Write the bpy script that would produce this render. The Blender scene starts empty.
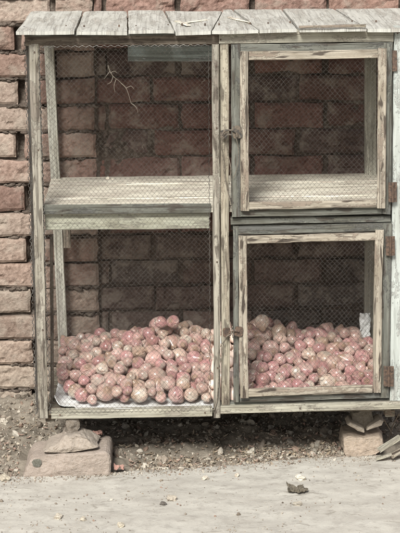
import bpy, bmesh, math, random
from mathutils import Vector, Matrix, noise, Quaternion
random.seed(11)
R = math.radians
sc = bpy.context.scene
COL = sc.collection

# ------------------------------------------------------------------ camera
FPX, PITCH, YAW, ROLL, DIST = 1900.0, R(13.8), R(1.05), R(0.45), 5.7
fw = Vector((math.sin(YAW)*math.cos(PITCH), math.cos(YAW)*math.cos(PITCH), -math.sin(PITCH)))
CAM = Vector((0, 0, .65)) - fw*DIST
r0 = fw.cross(Vector((0, 0, 1))).normalized(); u0 = r0.cross(fw)
RV = r0*math.cos(ROLL) - u0*math.sin(ROLL); UV_ = u0*math.cos(ROLL) + r0*math.sin(ROLL)
cam_d = bpy.data.cameras.new('camera'); cam = bpy.data.objects.new('camera', cam_d); COL.objects.link(cam)
cam_d.sensor_fit = 'HORIZONTAL'; cam_d.sensor_width = 36; cam_d.lens = 36*FPX/400
cam_d.clip_start = .05; cam_d.clip_end = 500
m = Matrix((RV, UV_, -fw)).transposed().to_4x4(); m.translation = CAM
cam.matrix_world = m
sc.camera = cam

# ------------------------------------------------------------------ light
SUN_EL, SUN_AZ = 43, -16          # degrees; azimuth measured from the camera side towards the left
w = bpy.data.worlds.new('World'); sc.world = w; w.use_nodes = True
nt = w.node_tree; bg = nt.nodes['Background']
sky = nt.nodes.new('ShaderNodeTexSky'); sky.sky_type = 'NISHITA'; sky.sun_disc = False
sky.sun_elevation = R(SUN_EL); sky.sun_rotation = R(180+SUN_AZ*-1); sky.air_density = 1.2; sky.dust_density = 3.0; sky.ozone_density = .6
hs = nt.nodes.new('ShaderNodeHueSaturation'); hs.inputs['Saturation'].default_value = .6
nt.links.new(sky.outputs[0], hs.inputs['Color']); nt.links.new(hs.outputs[0], bg.inputs[0]); bg.inputs[1].default_value = .06
sd = bpy.data.lights.new('sun', 'SUN'); sun = bpy.data.objects.new('sun', sd); COL.objects.link(sun)
sd.energy = 2.7; sd.angle = R(18); sd.color = (1, .99, .94)
dirv = Vector((math.sin(R(SUN_AZ))*math.cos(R(SUN_EL)), -math.cos(R(SUN_AZ))*math.cos(R(SUN_EL)), math.sin(R(SUN_EL))))
sun.rotation_euler = dirv.to_track_quat('Z', 'Y').to_euler()
vs = sc.view_settings; vs.view_transform = 'Standard'; vs.look = 'None'; vs.gamma = 1; vs.use_curve_mapping = False
vs.exposure = 1.14
sc.cycles.filter_width = 1.1

# ------------------------------------------------------------------ helpers
def at(px, py, Y):
    """a pixel of the 400x533 photograph carried out to the plane y = Y"""
    d = fw + RV*((px-200)/FPX) - UV_*((py-266.5)/FPX)
    return CAM + d*((Y-CAM.y)/d.y)
def gnd(px, py, z=0):
    d = fw + RV*((px-200)/FPX) - UV_*((py-266.5)/FPX)
    return CAM + d*((z-CAM.z)/d.z)
def tag(o, label=None, cat=None, group=None, kind=None):
    if label: o['label'] = label
    if cat: o['category'] = cat
    if group: o['group'] = group
    if kind: o['kind'] = kind
    return o
def nz(p, s=1.0, o=0.0): return noise.noise(Vector((p[0]*s+o, p[1]*s+o*.7, p[2]*s-o)))

class MB:
    def __init__(s): s.v = []; s.f = []; s.uv = []; s.c = []
    def add(s, vs_, fs, uvs=None, col=(1, 1, 1)):
        b = len(s.v); s.v += [tuple(p) for p in vs_]
        for i, f in enumerate(fs):
            s.f.append(tuple(b+k for k in f))
            s.uv.append(uvs[i] if uvs else [(0, 0)]*len(f)); s.c.append(col)
    def build(s, name, mat, parent=None, smooth=False, origin=None):
        me = bpy.data.meshes.new(name)
        if origin is None:
            n = max(1, len(s.v)); origin = Vector((sum(p[0] for p in s.v)/n, sum(p[1] for p in s.v)/n, sum(p[2] for p in s.v)/n))
            if parent is not None: origin = Vector(parent_loc(parent))
        ox, oy, oz = origin
        me.from_pydata([(p[0]-ox, p[1]-oy, p[2]-oz) for p in s.v], [], s.f)
        ul = me.uv_layers.new(name='grain'); ca = me.color_attributes.new('tint', 'FLOAT_COLOR', 'CORNER')
        k = 0; flat = []; cf = []
        for uvs, c in zip(s.uv, s.c):
            for q in uvs: flat += [q[0], q[1]]; cf += [c[0], c[1], c[2], 1]
        me.uv_layers['grain'].data.foreach_set('uv', flat); me.color_attributes['tint'].data.foreach_set('color', cf)
        if smooth: me.polygons.foreach_set('use_smooth', [True]*len(me.polygons))
        me.materials.append(mat); me.update()
        o = bpy.data.objects.new(name, me); COL.objects.link(o)
        if parent is not None: o.parent = parent
        else: o.location = origin
        return o
def parent_loc(p):
    q = Vector((0, 0, 0))
    while p is not None: q += Vector(p.location); p = p.parent
    return q
def empty(name, loc):
    o = bpy.data.objects.new(name, None); COL.objects.link(o); o.location = loc; return o

def board(mb, A, B, wv, tv, jit=.0012, ch=.0018, step=.035, seed=None, taper=1.0, nick=0.0):
    """sawn timber: A,B ends of the centre line of its front face, wv full width vector, tv thickness vector (front to back)"""
    A, B, wv, tv = Vector(A), Vector(B), Vector(wv), Vector(tv)
    L = (B-A).length; n = max(2, int(L/step)); so = random.uniform(0, 90) if seed is None else seed
    W, T = wv.length, tv.length; wd, td = wv/W, tv/T; ld = (B-A)/L
    prof = [(-W/2+ch, 0), (W/2-ch, 0), (W/2, ch), (W/2, T-ch), (W/2-ch, T), (-W/2+ch, T), (-W/2, T-ch), (-W/2, ch)]
    vs_ = []; per = [0]
    for i in range(8):
        a, b = prof[i], prof[(i+1) % 8]; per.append(per[-1]+math.hypot(a[0]-b[0], a[1]-b[1]))
    for i in range(n+1):
        t = i/n; c = A.lerp(B, t)
        k = 1+(taper-1)*t
        bow = jit*1.6*noise.noise(Vector((t*L*3, so, 1))); bow2 = jit*1.0*noise.noise(Vector((t*L*3, so, 9)))
        for j, (a, b) in enumerate(prof):
            e = jit*noise.noise(Vector((t*L*14, j*3.1, so))) + bow
            nn = 0
            if nick: 
                q = noise.noise(Vector((t*L*9, (j//4)*5.0, so+4)))
                if q > .25: nn = -(q-.25)*nick*(1 if a > 0 else -1)
            vs_.append(c + wd*(a*k+e+nn) + td*(b+bow2+jit*.5*noise.noise(Vector((t*L*11, j*2.3, so+7)))) + ld*(0 if 0 < i < n else jit*2*noise.noise(Vector((j*1.7, so, t)))))
    fs = []; uvs = []
    for i in range(n):
        u1, u2 = i/n*L+so, (i+1)/n*L+so
        for j in range(8):
            j2 = (j+1) % 8
            fs.append((i*8+j, (i+1)*8+j, (i+1)*8+j2, i*8+j2))
            v1, v2 = per[j]+so, per[j+1]+so
            uvs.append([(u1, v1), (u2, v1), (u2, v2), (u1, v2)])
    fs.append(tuple(range(8))); uvs.append([(so+p[0], so+p[1]) for p in prof])
    fs.append(tuple(n*8+q for q in reversed(range(8)))); uvs.append([(so+p[0]+.1, so+p[1]) for p in reversed(prof)])
    # keep outward orientation
    if wd.cross(td).dot(ld) > 0: pass
    else: fs = [tuple(reversed(f)) for f in fs]; uvs = [list(reversed(q)) for q in uvs]
    mb.add(vs_, fs, uvs)

def tube(mb, pts, r, k=5, col=(1, 1, 1), taper=None):
    pts = [Vector(p) for p in pts]; n = len(pts); vs_ = []; fs = []
    for i, p in enumerate(pts):
        d = (pts[min(i+1, n-1)]-pts[max(i-1, 0)]).normalized()
        a = d.cross(Vector((.13, 1, .21))).normalized(); b = d.cross(a)
        rr = r*(taper(i/(n-1)) if taper else 1)
        for j in range(k):
            t = j*2*math.pi/k; vs_.append(p+a*rr*math.cos(t)+b*rr*math.sin(t))
    for i in range(n-1):
        for j in range(k):
            j2 = (j+1) % k; fs.append((i*k+j, i*k+j2, (i+1)*k+j2, (i+1)*k+j))
    fs.append(tuple(reversed(range(k)))); fs.append(tuple((n-1)*k+j for j in range(k)))
    mb.add(vs_, fs, None, col)

_ico = {}
def ico(sub):
    if sub not in _ico:
        bm = bmesh.new(); bmesh.ops.create_icosphere(bm, subdivisions=sub, radius=1)
        _ico[sub] = ([v.co.copy() for v in bm.verts], [tuple(v.index for v in f.verts) for f in bm.faces]); bm.free()
    return _ico[sub]
def rock(mb, c, size, rot=None, sub=2, rough=.35, col=(1, 1, 1), seed=None, boxy=0.0, freq=1.3):
    V, F = ico(sub); so = random.uniform(0, 99) if seed is None else seed
    q = rot if rot is not None else Quaternion((random.gauss(0, 1), random.gauss(0, 1), random.gauss(0, 1), random.gauss(0, 1))).normalized()
    out = []
    for p in V:
        p2 = p.copy()
        if boxy:
            mx = max(abs(p.x), abs(p.y), abs(p.z)); p2 = p.lerp(p/mx, boxy)
        k = 1+rough*noise.noise(p*freq+Vector((so, so, so)))+rough*.45*noise.noise(p*freq*2.7+Vector((so, -so, so)))+rough*.18*noise.noise(p*freq*7+Vector((so, -so, so)))
        p2 = p2*k; p2 = Vector((p2.x*size[0], p2.y*size[1], p2.z*size[2]))
        out.append(q @ p2 + Vector(c))
    mb.add(out, F, None, col)

# ------------------------------------------------------------------ materials
class NT:
    def __init__(s, name):
        s.m = bpy.data.materials.new(name); s.m.use_nodes = True; s.t = s.m.node_tree; s.b = s.t.nodes['Principled BSDF']
    def n(s, typ, **kw):
        x = s.t.nodes.new('ShaderNode'+typ)
        for k, v in kw.items():
            if hasattr(x, k): setattr(x, k, v)
            else: x.inputs[k.replace('_', ' ')].default_value = v
        return x
    def l(s, a, b): s.t.links.new(a, b)
    def coord(s, kind='Object', scale=(1, 1, 1), rnd=True, uv=False):
        if uv:
            c = s.n('UVMap', uv_map='grain').outputs[0]
        elif kind == 'World': c = s.n('NewGeometry').outputs['Position']
        else: c = s.n('TexCoord').outputs[kind]
        mp = s.n('Mapping'); mp.inputs['Scale'].default_value = scale; s.l(c, mp.inputs[0])
        if rnd:
            oi = s.n('ObjectInfo'); mu = s.n('Math', operation='MULTIPLY'); mu.inputs[1].default_value = 37.3; s.l(oi.outputs['Random'], mu.inputs[0])
            s.l(mu.outputs[0], mp.inputs['Location'])
        return mp.outputs[0]
    def noise(s, co, scale, detail=4, rough=.55, dist=0):
        x = s.n('TexNoise'); x.inputs['Scale'].default_value = scale; x.inputs['Detail'].default_value = detail
        x.inputs['Roughness'].default_value = rough; x.inputs['Distortion'].default_value = dist; s.l(co, x.inputs['Vector']); return x.outputs['Fac']
    def ramp(s, f, stops, interp='LINEAR'):
        x = s.n('ValToRGB'); x.color_ramp.interpolation = interp; e = x.color_ramp.elements
        while len(e) < len(stops): e.new(.5)
        for i, (p, c) in enumerate(stops):
            e[i].position = p; e[i].color = (c, c, c, 1) if not hasattr(c, '__len__') else (*c[:3], 1)
        s.l(f, x.inputs[0]); return x.outputs[0]
    def mix(s, f, a, b, mode='MIX'):
        x = s.n('Mix', data_type='RGBA', blend_type=mode)
        for k, v in ((0, f), (6, a), (7, b)):
            if hasattr(v, 'is_output'): s.l(v, x.inputs[k])
            elif k == 0: x.inputs[0].default_value = v
            else: x.inputs[k].default_value = (*v[:3], 1)
        return x.outputs[2]
    def math(s, op, a, b=0.0):
        x = s.n('Math', operation=op)
        for k, v in ((0, a), (1, b)):
            if hasattr(v, 'is_output'): s.l(v, x.inputs[k])
            else: x.inputs[k].default_value = v
        return x.outputs[0]
    def bump(s, h, strength=.5, dist=.002, prev=None):
        x = s.n('Bump'); x.inputs['Strength'].default_value = strength; x.inputs['Distance'].default_value = dist
        s.l(h, x.inputs['Height'])
        if prev is not None: s.l(prev, x.inputs['Normal'])
        return x.outputs[0]
    def done(s, col, rough=.8, nrm=None, spec=.3):
        for k, v in (('Base Color', col), ('Roughness', rough)):
            if hasattr(v, 'is_output'): s.l(v, s.b.inputs[k])
            else: s.b.inputs[k].default_value = (*v, 1) if hasattr(v, '__len__') else v
        s.b.inputs['Specular IOR Level'].default_value = spec
        if nrm is not None: s.l(nrm, s.b.inputs['Normal'])
        return s.m

def wood(name, paint, bare=(.20, .15, .105), dark=(.05, .038, .03), wear=.5, dirt=.35, streak=.45, rough=.8, crack=.85, grainy=1.0):
    paint = (paint[0]*.92, paint[1]*.925, paint[2]*.92); bare = (bare[0]*.95, bare[1]*.93, bare[2]*.97)
    g = NT(name); co = lambda a, b: g.coord(uv=True, scale=(a, b, 1), rnd=False)
    grain = g.noise(co(3.5, 95), 1, 5, .68); fine = g.noise(co(14, 420), 1, 4, .65)
    wv = g.noise(co(5, 34), 1, 7, .66, .8)
    lo = g.noise(co(5, 14), 1, 5, .65)
    blot = g.noise(co(60, 80), 1, 5, .75)
    c = g.mix(g.ramp(grain, [(.38, 0), (.60, 1)]), tuple(x*(1-.42*grainy) for x in paint), paint)
    c = g.mix(g.math('MULTIPLY', g.ramp(fine, [(.36, 1), (.54, 0)]), .38*grainy), c, tuple(x*.45 for x in paint))
    c = g.mix(g.math('MULTIPLY', g.ramp(lo, [(.40, 1), (.52, 0)]), dirt*1.35), c, tuple(x*y for x, y in zip(paint, (.45, .42, .37))))
    wr = g.ramp(g.math('ADD', g.math('MULTIPLY', wv, .66), g.math('MULTIPLY', blot, .34)), [(.545-.08*wear, 0), (.56-.05*wear, 1)])
    c = g.mix(g.math('MULTIPLY', wr, min(1, .55+wear*.5)), c, g.mix(g.ramp(fine, [(.36, 0), (.60, 1)]), tuple(x*.55 for x in bare), bare))
    kn = g.noise(co(11, 58), 1, 2, .5, .4)
    c = g.mix(g.math('MULTIPLY', g.ramp(kn, [(.575, 0), (.635, 1)]), min(1, streak*1.5)), c, dark)
    cn = g.noise(co(2.2, 150), 1, 3, .55)
    ck = g.ramp(cn, [(.585, 0), (.615, 1)])
    c = g.mix(g.math('MULTIPLY', ck, crack), c, dark)
    sp = g.noise(co(130, 130), 1, 3, .6); c = g.mix(g.math('MULTIPLY', g.ramp(sp, [(.61, 0), (.66, 1)]), .5*crack), c, dark)
    h = g.math('SUBTRACT', g.math('ADD', g.math('MULTIPLY', grain, .6), g.math('MULTIPLY', fine, .35)), g.math('ADD', g.math('MULTIPLY', wr, .35), g.math('MULTIPLY', ck, crack)))
    return g.done(c, rough, g.bump(h, .9, .003), .25)

M = {}
M['post'] = wood('weathered_grey_wood', (.36, .33, .275), wear=.3, bare=(.22, .19, .15), dirt=.4, crack=.5)
M['cream'] = wood('cream_painted_wood', (.45, .405, .32), wear=.3, bare=(.27, .23, .17), dirt=.35, crack=.35)
M['brown'] = wood('dull_brown_wood', (.20, .165, .13), wear=.4, bare=(.12, .092, .07), dirt=.4, crack=.5)
M['rail'] = wood('pale_rail_wood', (.44, .415, .34), wear=.2, bare=(.32, .29, .23), dirt=.35, streak=.15, crack=.35)
M['green'] = wood('grey_green_paint', (.185, .185, .16), wear=.3, bare=(.11, .11, .10), dirt=.45, crack=.5)
M['apron'] = wood('pale_green_paint', (.41, .405, .325), wear=.3, bare=(.28, .265, .21), dirt=.4, streak=.15, crack=.25, grainy=.6)
M['bead'] = wood('bare_beading_wood', (.42, .37, .30), wear=.35, bare=(.25, .20, .15), dirt=.4, streak=.6, crack=.45)
M['shelf'] = wood('shelf_planks', (.78, .73, .62), wear=.5, bare=(.58, .52, .42), dirt=.30, streak=.1, crack=.35, grainy=.25)
M['floor'] = wood('floor_planks', (.26, .235, .185), wear=.5, dirt=.5)
M['roof'] = wood('sun_bleached_boards', (.50, .49, .45), wear=.2, bare=(.42, .40, .34), dirt=.22, streak=.05, crack=.2, grainy=.4)
M['white'] = wood('white_paint', (.47, .495, .465), wear=.1, bare=(.36, .36, .32), dirt=.2, streak=.1, crack=.1, grainy=.4)
M['inner'] = wood('inner_white_post', (.62, .60, .52), wear=.2, bare=(.38, .36, .30), dirt=.3, streak=.15, crack=.3)
M['blue'] = wood('blue_grey_board', (.36, .41, .40), wear=.4, bare=(.48, .50, .48), dirt=.4, streak=.1, crack=.3)

def wire_mat():
    g = NT('galvanised_wire'); co = g.coord('World', rnd=False)
    a = g.noise(co, 9, 5, .7); b = g.noise(co, 220, 2)
    c = g.mix(g.ramp(a, [(.4, 0), (.62, 1)]), (.15, .143, .13), (.05, .045, .04))
    c = g.mix(g.ramp(b, [(.6, 0), (.66, 1)]), c, (.13, .08, .05))
    g.b.inputs['Metallic'].default_value = .35
    return g.done(c, .5, None, .5)
M['wire'] = wire_mat()
def rust_mat(name, c1, c2, metal=.3):
    g = NT(name); co = g.coord('Object'); a = g.noise(co, 120, 5, .65); 
    g.b.inputs['Metallic'].default_value = metal
    return g.done(g.mix(g.ramp(a, [(.38, 0), (.6, 1)]), c1, c2), .7, g.bump(a, .5, .001), .4)
M['hinge'] = rust_mat('rusty_hinge_iron', (.055, .042, .035), (.13, .085, .06))
M['latch'] = rust_mat('tarnished_latch_iron', (.05, .048, .045), (.15, .12, .09))
M['tie'] = rust_mat('old_tie_wire', (.09, .075, .06), (.22, .19, .15))

def brick_mat():
    g = NT('old_brick'); co = g.coord('World', rnd=False)
    at_ = g.n('Attribute', attribute_name='tint').outputs['Color']
    a = g.noise(co, 14, 6, .65); b = g.noise(co, 70, 6, .7); d = g.noise(co, 300, 4, .7)
    c = g.mix(g.ramp(b, [(.3, 0), (.7, 1)]), g.mix(1, at_, (.56, .50, .47), 'MULTIPLY'), g.mix(1, at_, (1.22, 1.2, 1.18), 'MULTIPLY'))
    c = g.mix(g.math('MULTIPLY', g.ramp(a, [(.50, 0), (.62, 1)]), .5), c, (.30, .26, .215))      # lime and dust stains
    sp = g.noise(co, 45, 5, .75); c = g.mix(g.math('MULTIPLY', g.ramp(sp, [(.59, 0), (.64, 1)]), .55), c, (.10, .07, .055))
    ch = g.noise(co, 30, 5, .8, 1); c = g.mix(g.math('MULTIPLY', g.ramp(ch, [(.66, 0), (.70, 1)]), .6), c, (.52, .46, .38))
    n1 = g.bump(b, .9, .006); n2 = g.bump(d, .5, .0016, n1)
    return g.done(c, .93, n2, .15)
M['brick'] = brick_mat()
def earthy(name, c1, c2, c3, s1=9, s2=60, s3=320, b1=.006, b2=.002, usetint=False, r=.95):
    g = NT(name); co = g.coord('World', rnd=False)
    a = g.noise(co, s1, 5, .6); b = g.noise(co, s2, 5, .65); d = g.noise(co, s3, 3, .65)
    c = g.mix(g.ramp(a, [(.35, 0), (.65, 1)]), c1, c2); c = g.mix(g.math('MULTIPLY', g.ramp(b, [(.5, 0), (.72, 1)]), .7), c, c3)
    if usetint: c = g.mix(1, c, g.n('Attribute', attribute_name='tint').outputs['Color'], 'MULTIPLY')
    c = g.mix(g.math('MULTIPLY', g.ramp(d, [(.3, 1), (.5, 0)]), .3), c, tuple(x*.5 for x in c1))
    return g.done(c, r, g.bump(d, .6, b2, g.bump(b, .8, b1)), .15)
M['mortar'] = earthy('dusty_mortar', (.062, .048, .039), (.125, .10, .082), (.27, .235, .195), b1=.01)
M['dirt'] = earthy('loose_dirt', (.16, .138, .11), (.23, .20, .162), (.08, .067, .053), b1=.008)
M['stone'] = earthy('tinted_stone', (.9, .88, .85), (1.05, 1.02, 1.0), (.62, .58, .52), 20, 90, 400, .006, .0018, True)
M['plain'] = M['stone']
def road_mat():
    g = NT('dusty_concrete'); co = g.coord('World', rnd=False)
    st = g.coord('World', scale=(1, 2.4, 1), rnd=False)
    a = g.noise(st, 4.5, 9, .72); b = g.noise(co, 34, 8, .74); d = g.noise(co, 330, 5, .75)
    c = g.mix(g.ramp(a, [(.36, 0), (.62, 1)]), (.335, .312, .275), (.44, .418, .372))
    c = g.mix(g.math('MULTIPLY', g.ramp(b, [(.5, 0), (.62, 1)]), .5), c, (.27, .25, .22))
    e = g.noise(st, 11, 7, .75, .8); c = g.mix(g.math('MULTIPLY', g.ramp(e, [(.58, 0), (.62, 1)]), .6), c, (.20, .18, .15))
    c = g.mix(g.math('MULTIPLY', g.ramp(d, [(.33, 1), (.45, 0)]), .35), c, (.16, .14, .115))
    return g.done(c, .92, g.bump(d, .45, .0014, g.bump(b, .6, .004)), .2)
M['road'] = road_mat()

def onion_mat(name, skin, deep, peel, peel_at, tan=(.52, .32, .22)):
    g = NT(name); co = g.coord('Object', scale=(1, 1, .13)); cf = g.coord('Object')
    oi = g.n('ObjectInfo').outputs['Random']
    st = g.noise(co, 2.6, 3, .55); st2 = g.noise(co, 13, 3, .6)
    c = g.mix(g.ramp(st, [(.38, 0), (.62, 1)]), skin, deep)
    c = g.mix(g.math('MULTIPLY', g.ramp(st2, [(.50, 0), (.60, 1)]), .42), c, tuple(x*.74 for x in deep))     # veins from root to neck
    c = g.mix(1, c, g.ramp(oi, [(0, (.80, .76, .72)), (.5, (1.0, 1.0, 1.0)), (1, (1.12, 1.02, 1.04))]), 'MULTIPLY')
    pn = g.noise(cf, .8, 3, .55, .4); pe = g.ramp(pn, [(peel_at, 0), (peel_at+.14, 1)])
    c = g.mix(g.math('MULTIPLY', pe, .7), c, peel)
    pm = g.noise(cf, 1.1, 3, .6, .6); p2 = g.ramp(pm, [(.59, 0), (.66, 1)]); c = g.mix(g.math('MULTIPLY', p2, .28), c, tan)
    z = g.n('SeparateXYZ'); g.l(g.n('TexCoord').outputs['Object'], z.inputs[0])
    c = g.mix(g.math('MULTIPLY', g.ramp(z.outputs[2], [(.78, 0), (1.0, 1)]), .85), c, (.55, .37, .26))     # dry neck
    zb = g.math('MULTIPLY', z.outputs[2], -1.0)
    c = g.mix(g.math('MULTIPLY', g.ramp(zb, [(.62, 0), (.80, 1)]), .8), c, (.78, .65, .54))               # pale root end
    h = g.math('ADD', g.math('MULTIPLY', st2, .6), g.math('SUBTRACT', g.math('MULTIPLY', p2, .35), g.math('MULTIPLY', pe, .3)))
    g.b.inputs['Coat Weight'].default_value = .7; g.b.inputs['Coat Roughness'].default_value = .26
    return g.done(c, .40, g.bump(h, .8, .04), .5)
ONI = {'deep pink': onion_mat('deep_pink_onion_skin', (.80, .50, .45), (.62, .31, .31), (.88, .70, .61), .55),
       'pale pink': onion_mat('pale_pink_onion_skin', (.86, .63, .54), (.76, .46, .41), (.90, .77, .66), .52),
       'cream': onion_mat('cream_onion_skin', (.88, .70, .56), (.80, .55, .46), (.92, .83, .70), .49)}
def sack_mat():
    g = NT('woven_white_plastic'); co = g.coord(uv=True, rnd=False)
    wv = g.n('TexWave', wave_type='BANDS', bands_direction='X'); wv.inputs['Scale'].default_value = 95; wv.inputs['Distortion'].default_value = .4; g.l(co, wv.inputs[0])
    w2 = g.n('TexWave', wave_type='BANDS', bands_direction='Y'); w2.inputs['Scale'].default_value = 95; w2.inputs['Distortion'].default_value = .4; g.l(co, w2.inputs[0])
    h = g.math('MULTIPLY', wv.outputs['Fac'], w2.outputs['Fac']); a = g.noise(co, 16, 5)
    c = g.mix(g.ramp(a, [(.4, 0), (.65, 1)]), (.74, .76, .76), (.52, .51, .47)); c = g.mix(g.math('MULTIPLY', g.ramp(h, [(.0, 1), (.3, 0)]), .22), c, (.40, .40, .40))
    return g.done(c, .5, g.bump(h, .4, .0008), .4)
M['sack'] = sack_mat()

# ------------------------------------------------------------------ ground, road
def lerp_tab(x, xs, ys):
    if x <= xs[0]: return ys[0]
    for i in range(len(xs)-1):
        if x <= xs[i+1]: return ys[i]+(ys[i+1]-ys[i])*(x-xs[i])/(xs[i+1]-xs[i])
    return ys[-1]
EDGE_X = [-3, -.60, -.30, -.05, .10, .33, .60, 3]; EDGE_Y = [-.06, -.045, -.03, .0, .035, .085, .11, .14]
def edge(x): return lerp_tab(x, EDGE_X, EDGE_Y)+.012*noise.noise(Vector((x*9, 3, 1)))+.006*noise.noise(Vector((x*34, 3, 4)))
WALL_Y = .52
def dirt_z(x, y):
    t = max(0, min(1, (y-edge(x))/(WALL_Y-edge(x))))
    left = lerp_tab(x, [-1.2, -.62, -.50, -.36, -.2, .5, .62, .9], [.10, .085, .075, .035, .025, .025, .06, .08])
    z = left*t**.8 + .0
    z += (.020*noise.noise(Vector((x*7, y*7, 2))) + .013*noise.noise(Vector((x*19, y*19, 5))) + .0065*noise.noise(Vector((x*55, y*55, 7))))*min(1, t*5+.25)
    return z - .002
def grid(name, xs, ys, zf, mat, kind='structure'):
    mb = MB(); nx, ny = len(xs), len(ys); V = [(x, y, zf(x, y)) for y in ys for x in xs]
    F = [(j*nx+i, j*nx+i+1, (j+1)*nx+i+1, (j+1)*nx+i) for j in range(ny-1) for i in range(nx-1)]
    mb.add(V, F); o = mb.build(name, mat, smooth=True, origin=Vector((0, 0, 0))); return tag(o, kind=kind)
def spread(lim, near, step): # dense near, sparse to the limits
    a = []; v = -near
    while v <= near+1e-6: a.append(v); v += step
    ext = []; s = step; v = near
    while v < lim: s *= 1.45; v = min(lim, v+s); ext.append(v)
    return [-e for e in reversed(ext)]+a+ext
# one ground sheet out to the horizon, under everything
grid('ground', spread(150, 3, 1), spread(150, 3, 1), lambda x, y: -.16, M['dirt'])
ys = [-.08+i*.0075 for i in range(92)]
grid('dirt_verge', spread(3.2, .78, .0075), ys, dirt_z, M['dirt'])
# road: front edge follows edge(x), rows run towards the camera
xs = spread(60, .8, .012); rows = [0, .0, .004, .012]; v = .012
while v < .62: v += .012; rows.append(v)
s_ = .012
while v < 14: s_ *= 1.3; v += s_; rows.append(v)
mb = MB(); V = []
for j, d in enumerate(rows):
    for x in xs:
        y = edge(x)-d
        if j == 0: z = -.05
        else:
            z = .010+.004*noise.noise(Vector((x*3, y*5, 1)))+.0022*noise.noise(Vector((x*13, y*22, 4)))+.0012*noise.noise(Vector((x*50, y*60, 2)))
            if j == 1: z -= .005
        V.append((x, y, z))
nx = len(xs)
mb.add(V, [(j*nx+i, (j+1)*nx+i, (j+1)*nx+i+1, j*nx+i+1) for j in range(len(rows)-1) for i in range(nx-1)])
tag(mb.build('road', M['road'], smooth=True, origin=Vector((0, 0, 0))), kind='structure')
def road_z(x, y): return .011+.004*noise.noise(Vector((x*3, y*5, 1)))

# ------------------------------------------------------------------ brick wall
BC_LEFT = [(.275, .205, .172), (.25, .18, .15), (.30, .236, .198), (.22, .152, .128), (.305, .25, .212)]
BC_IN_SHADE = [(.15, .096, .083), (.185, .11, .092), (.11, .082, .074), (.165, .10, .086)]  # bricks behind the cabinet: same brick family, with the shade there darkening the colours
BC_TOP = [(.23, .155, .13), (.27, .18, .148), (.20, .135, .115)]
COURSE = .0868; PER = .2365
Z_REF = at(60, 24.5, WALL_Y).z           # a bed joint seen left of the roof
XJ = at(14, 60, WALL_Y).x; XJ2 = at(326, 97, WALL_Y+.03).x
PIL_X = at(96, 110, WALL_Y).x
mb = MB(); bs = random.Random(5)
GAP_U = {0: 13.5, -2: 17, -4: 16, -6: 24, -8: 26, -10: 30, -12: 32, -14: 32}      # where half bricks have fallen out left of the cabinet
GAPS = []
def brick(x0, x1, z0, z1, y, col, near, rough):
    if x1-x0 < .02: return
    nx_, nz_ = (max(3, int((x1-x0)/.0085)), 9) if near else (2, 2)
    so = bs.uniform(0, 99); V = []; F = []
    tilt = bs.uniform(-.032, .032)*(.5 if not near else 1); yaw_ = bs.uniform(-.02, .02)
    xc, zc = (x0+x1)/2, (z0+z1)/2
    for j in range(nz_+1):
        for i in range(nx_+1):
            a, b = i/nx_, j/nz_; x = x0+(x1-x0)*a; z = z0+(z1-z0)*b
            ea = min(x-x0, x1-x); eb = min(z-z0, z1-z); rr = .013
            e = max(0, 1-ea/rr)**2+max(0, 1-eb/rr)**2
            p = Vector((x*1, z*1, so))
            yy = y + .0075*min(e, 1.3)*(1.0 if near else .6)
            if near:
                yy += rough*(.0040*noise.noise(p*20)+.0036*noise.noise(p*60)+.0022*noise.noise(p*130))
                g_ = noise.noise(Vector((x*26, z*40, so+5)))
                if g_ > .28: yy += rough*(g_-.28)*.035
                wob = .0035*noise.noise(Vector((x*18, z*18, so+30)))
                if i in (0, nx_): x += wob+.004*noise.noise(Vector((z*30, so, 1)))
                if j in (0, nz_): z += wob+.003*noise.noise(Vector((x*24, so, 2)))
            z += (x-xc)*tilt; yy += (x-xc)*yaw_
            V.append((x, yy, z))
    nx1 = nx_+1
    F = [(j*nx1+i, j*nx1+i+1, (j+1)*nx1+i+1, (j+1)*nx1+i) for j in range(nz_) for i in range(nx_)]
    rim = [i for i in range(nx1)]+[j*nx1+nx_ for j in range(1, nz_+1)]+[nz_*nx1+i for i in range(nx_-1, -1, -1)]+[j*nx1 for j in range(nz_-1, 0, -1)]
    b = len(V)
    for k in rim: V.append((V[k][0], y+.07, V[k][2]))
    n = len(rim)
    for k in range(n): F.append((rim[k], b+k, b+(k+1) % n, rim[(k+1) % n]))
    k = bs.uniform(.86, 1.14); mb.add(V, F, None, tuple(c*k for c in col))
nrow0 = -16
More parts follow.
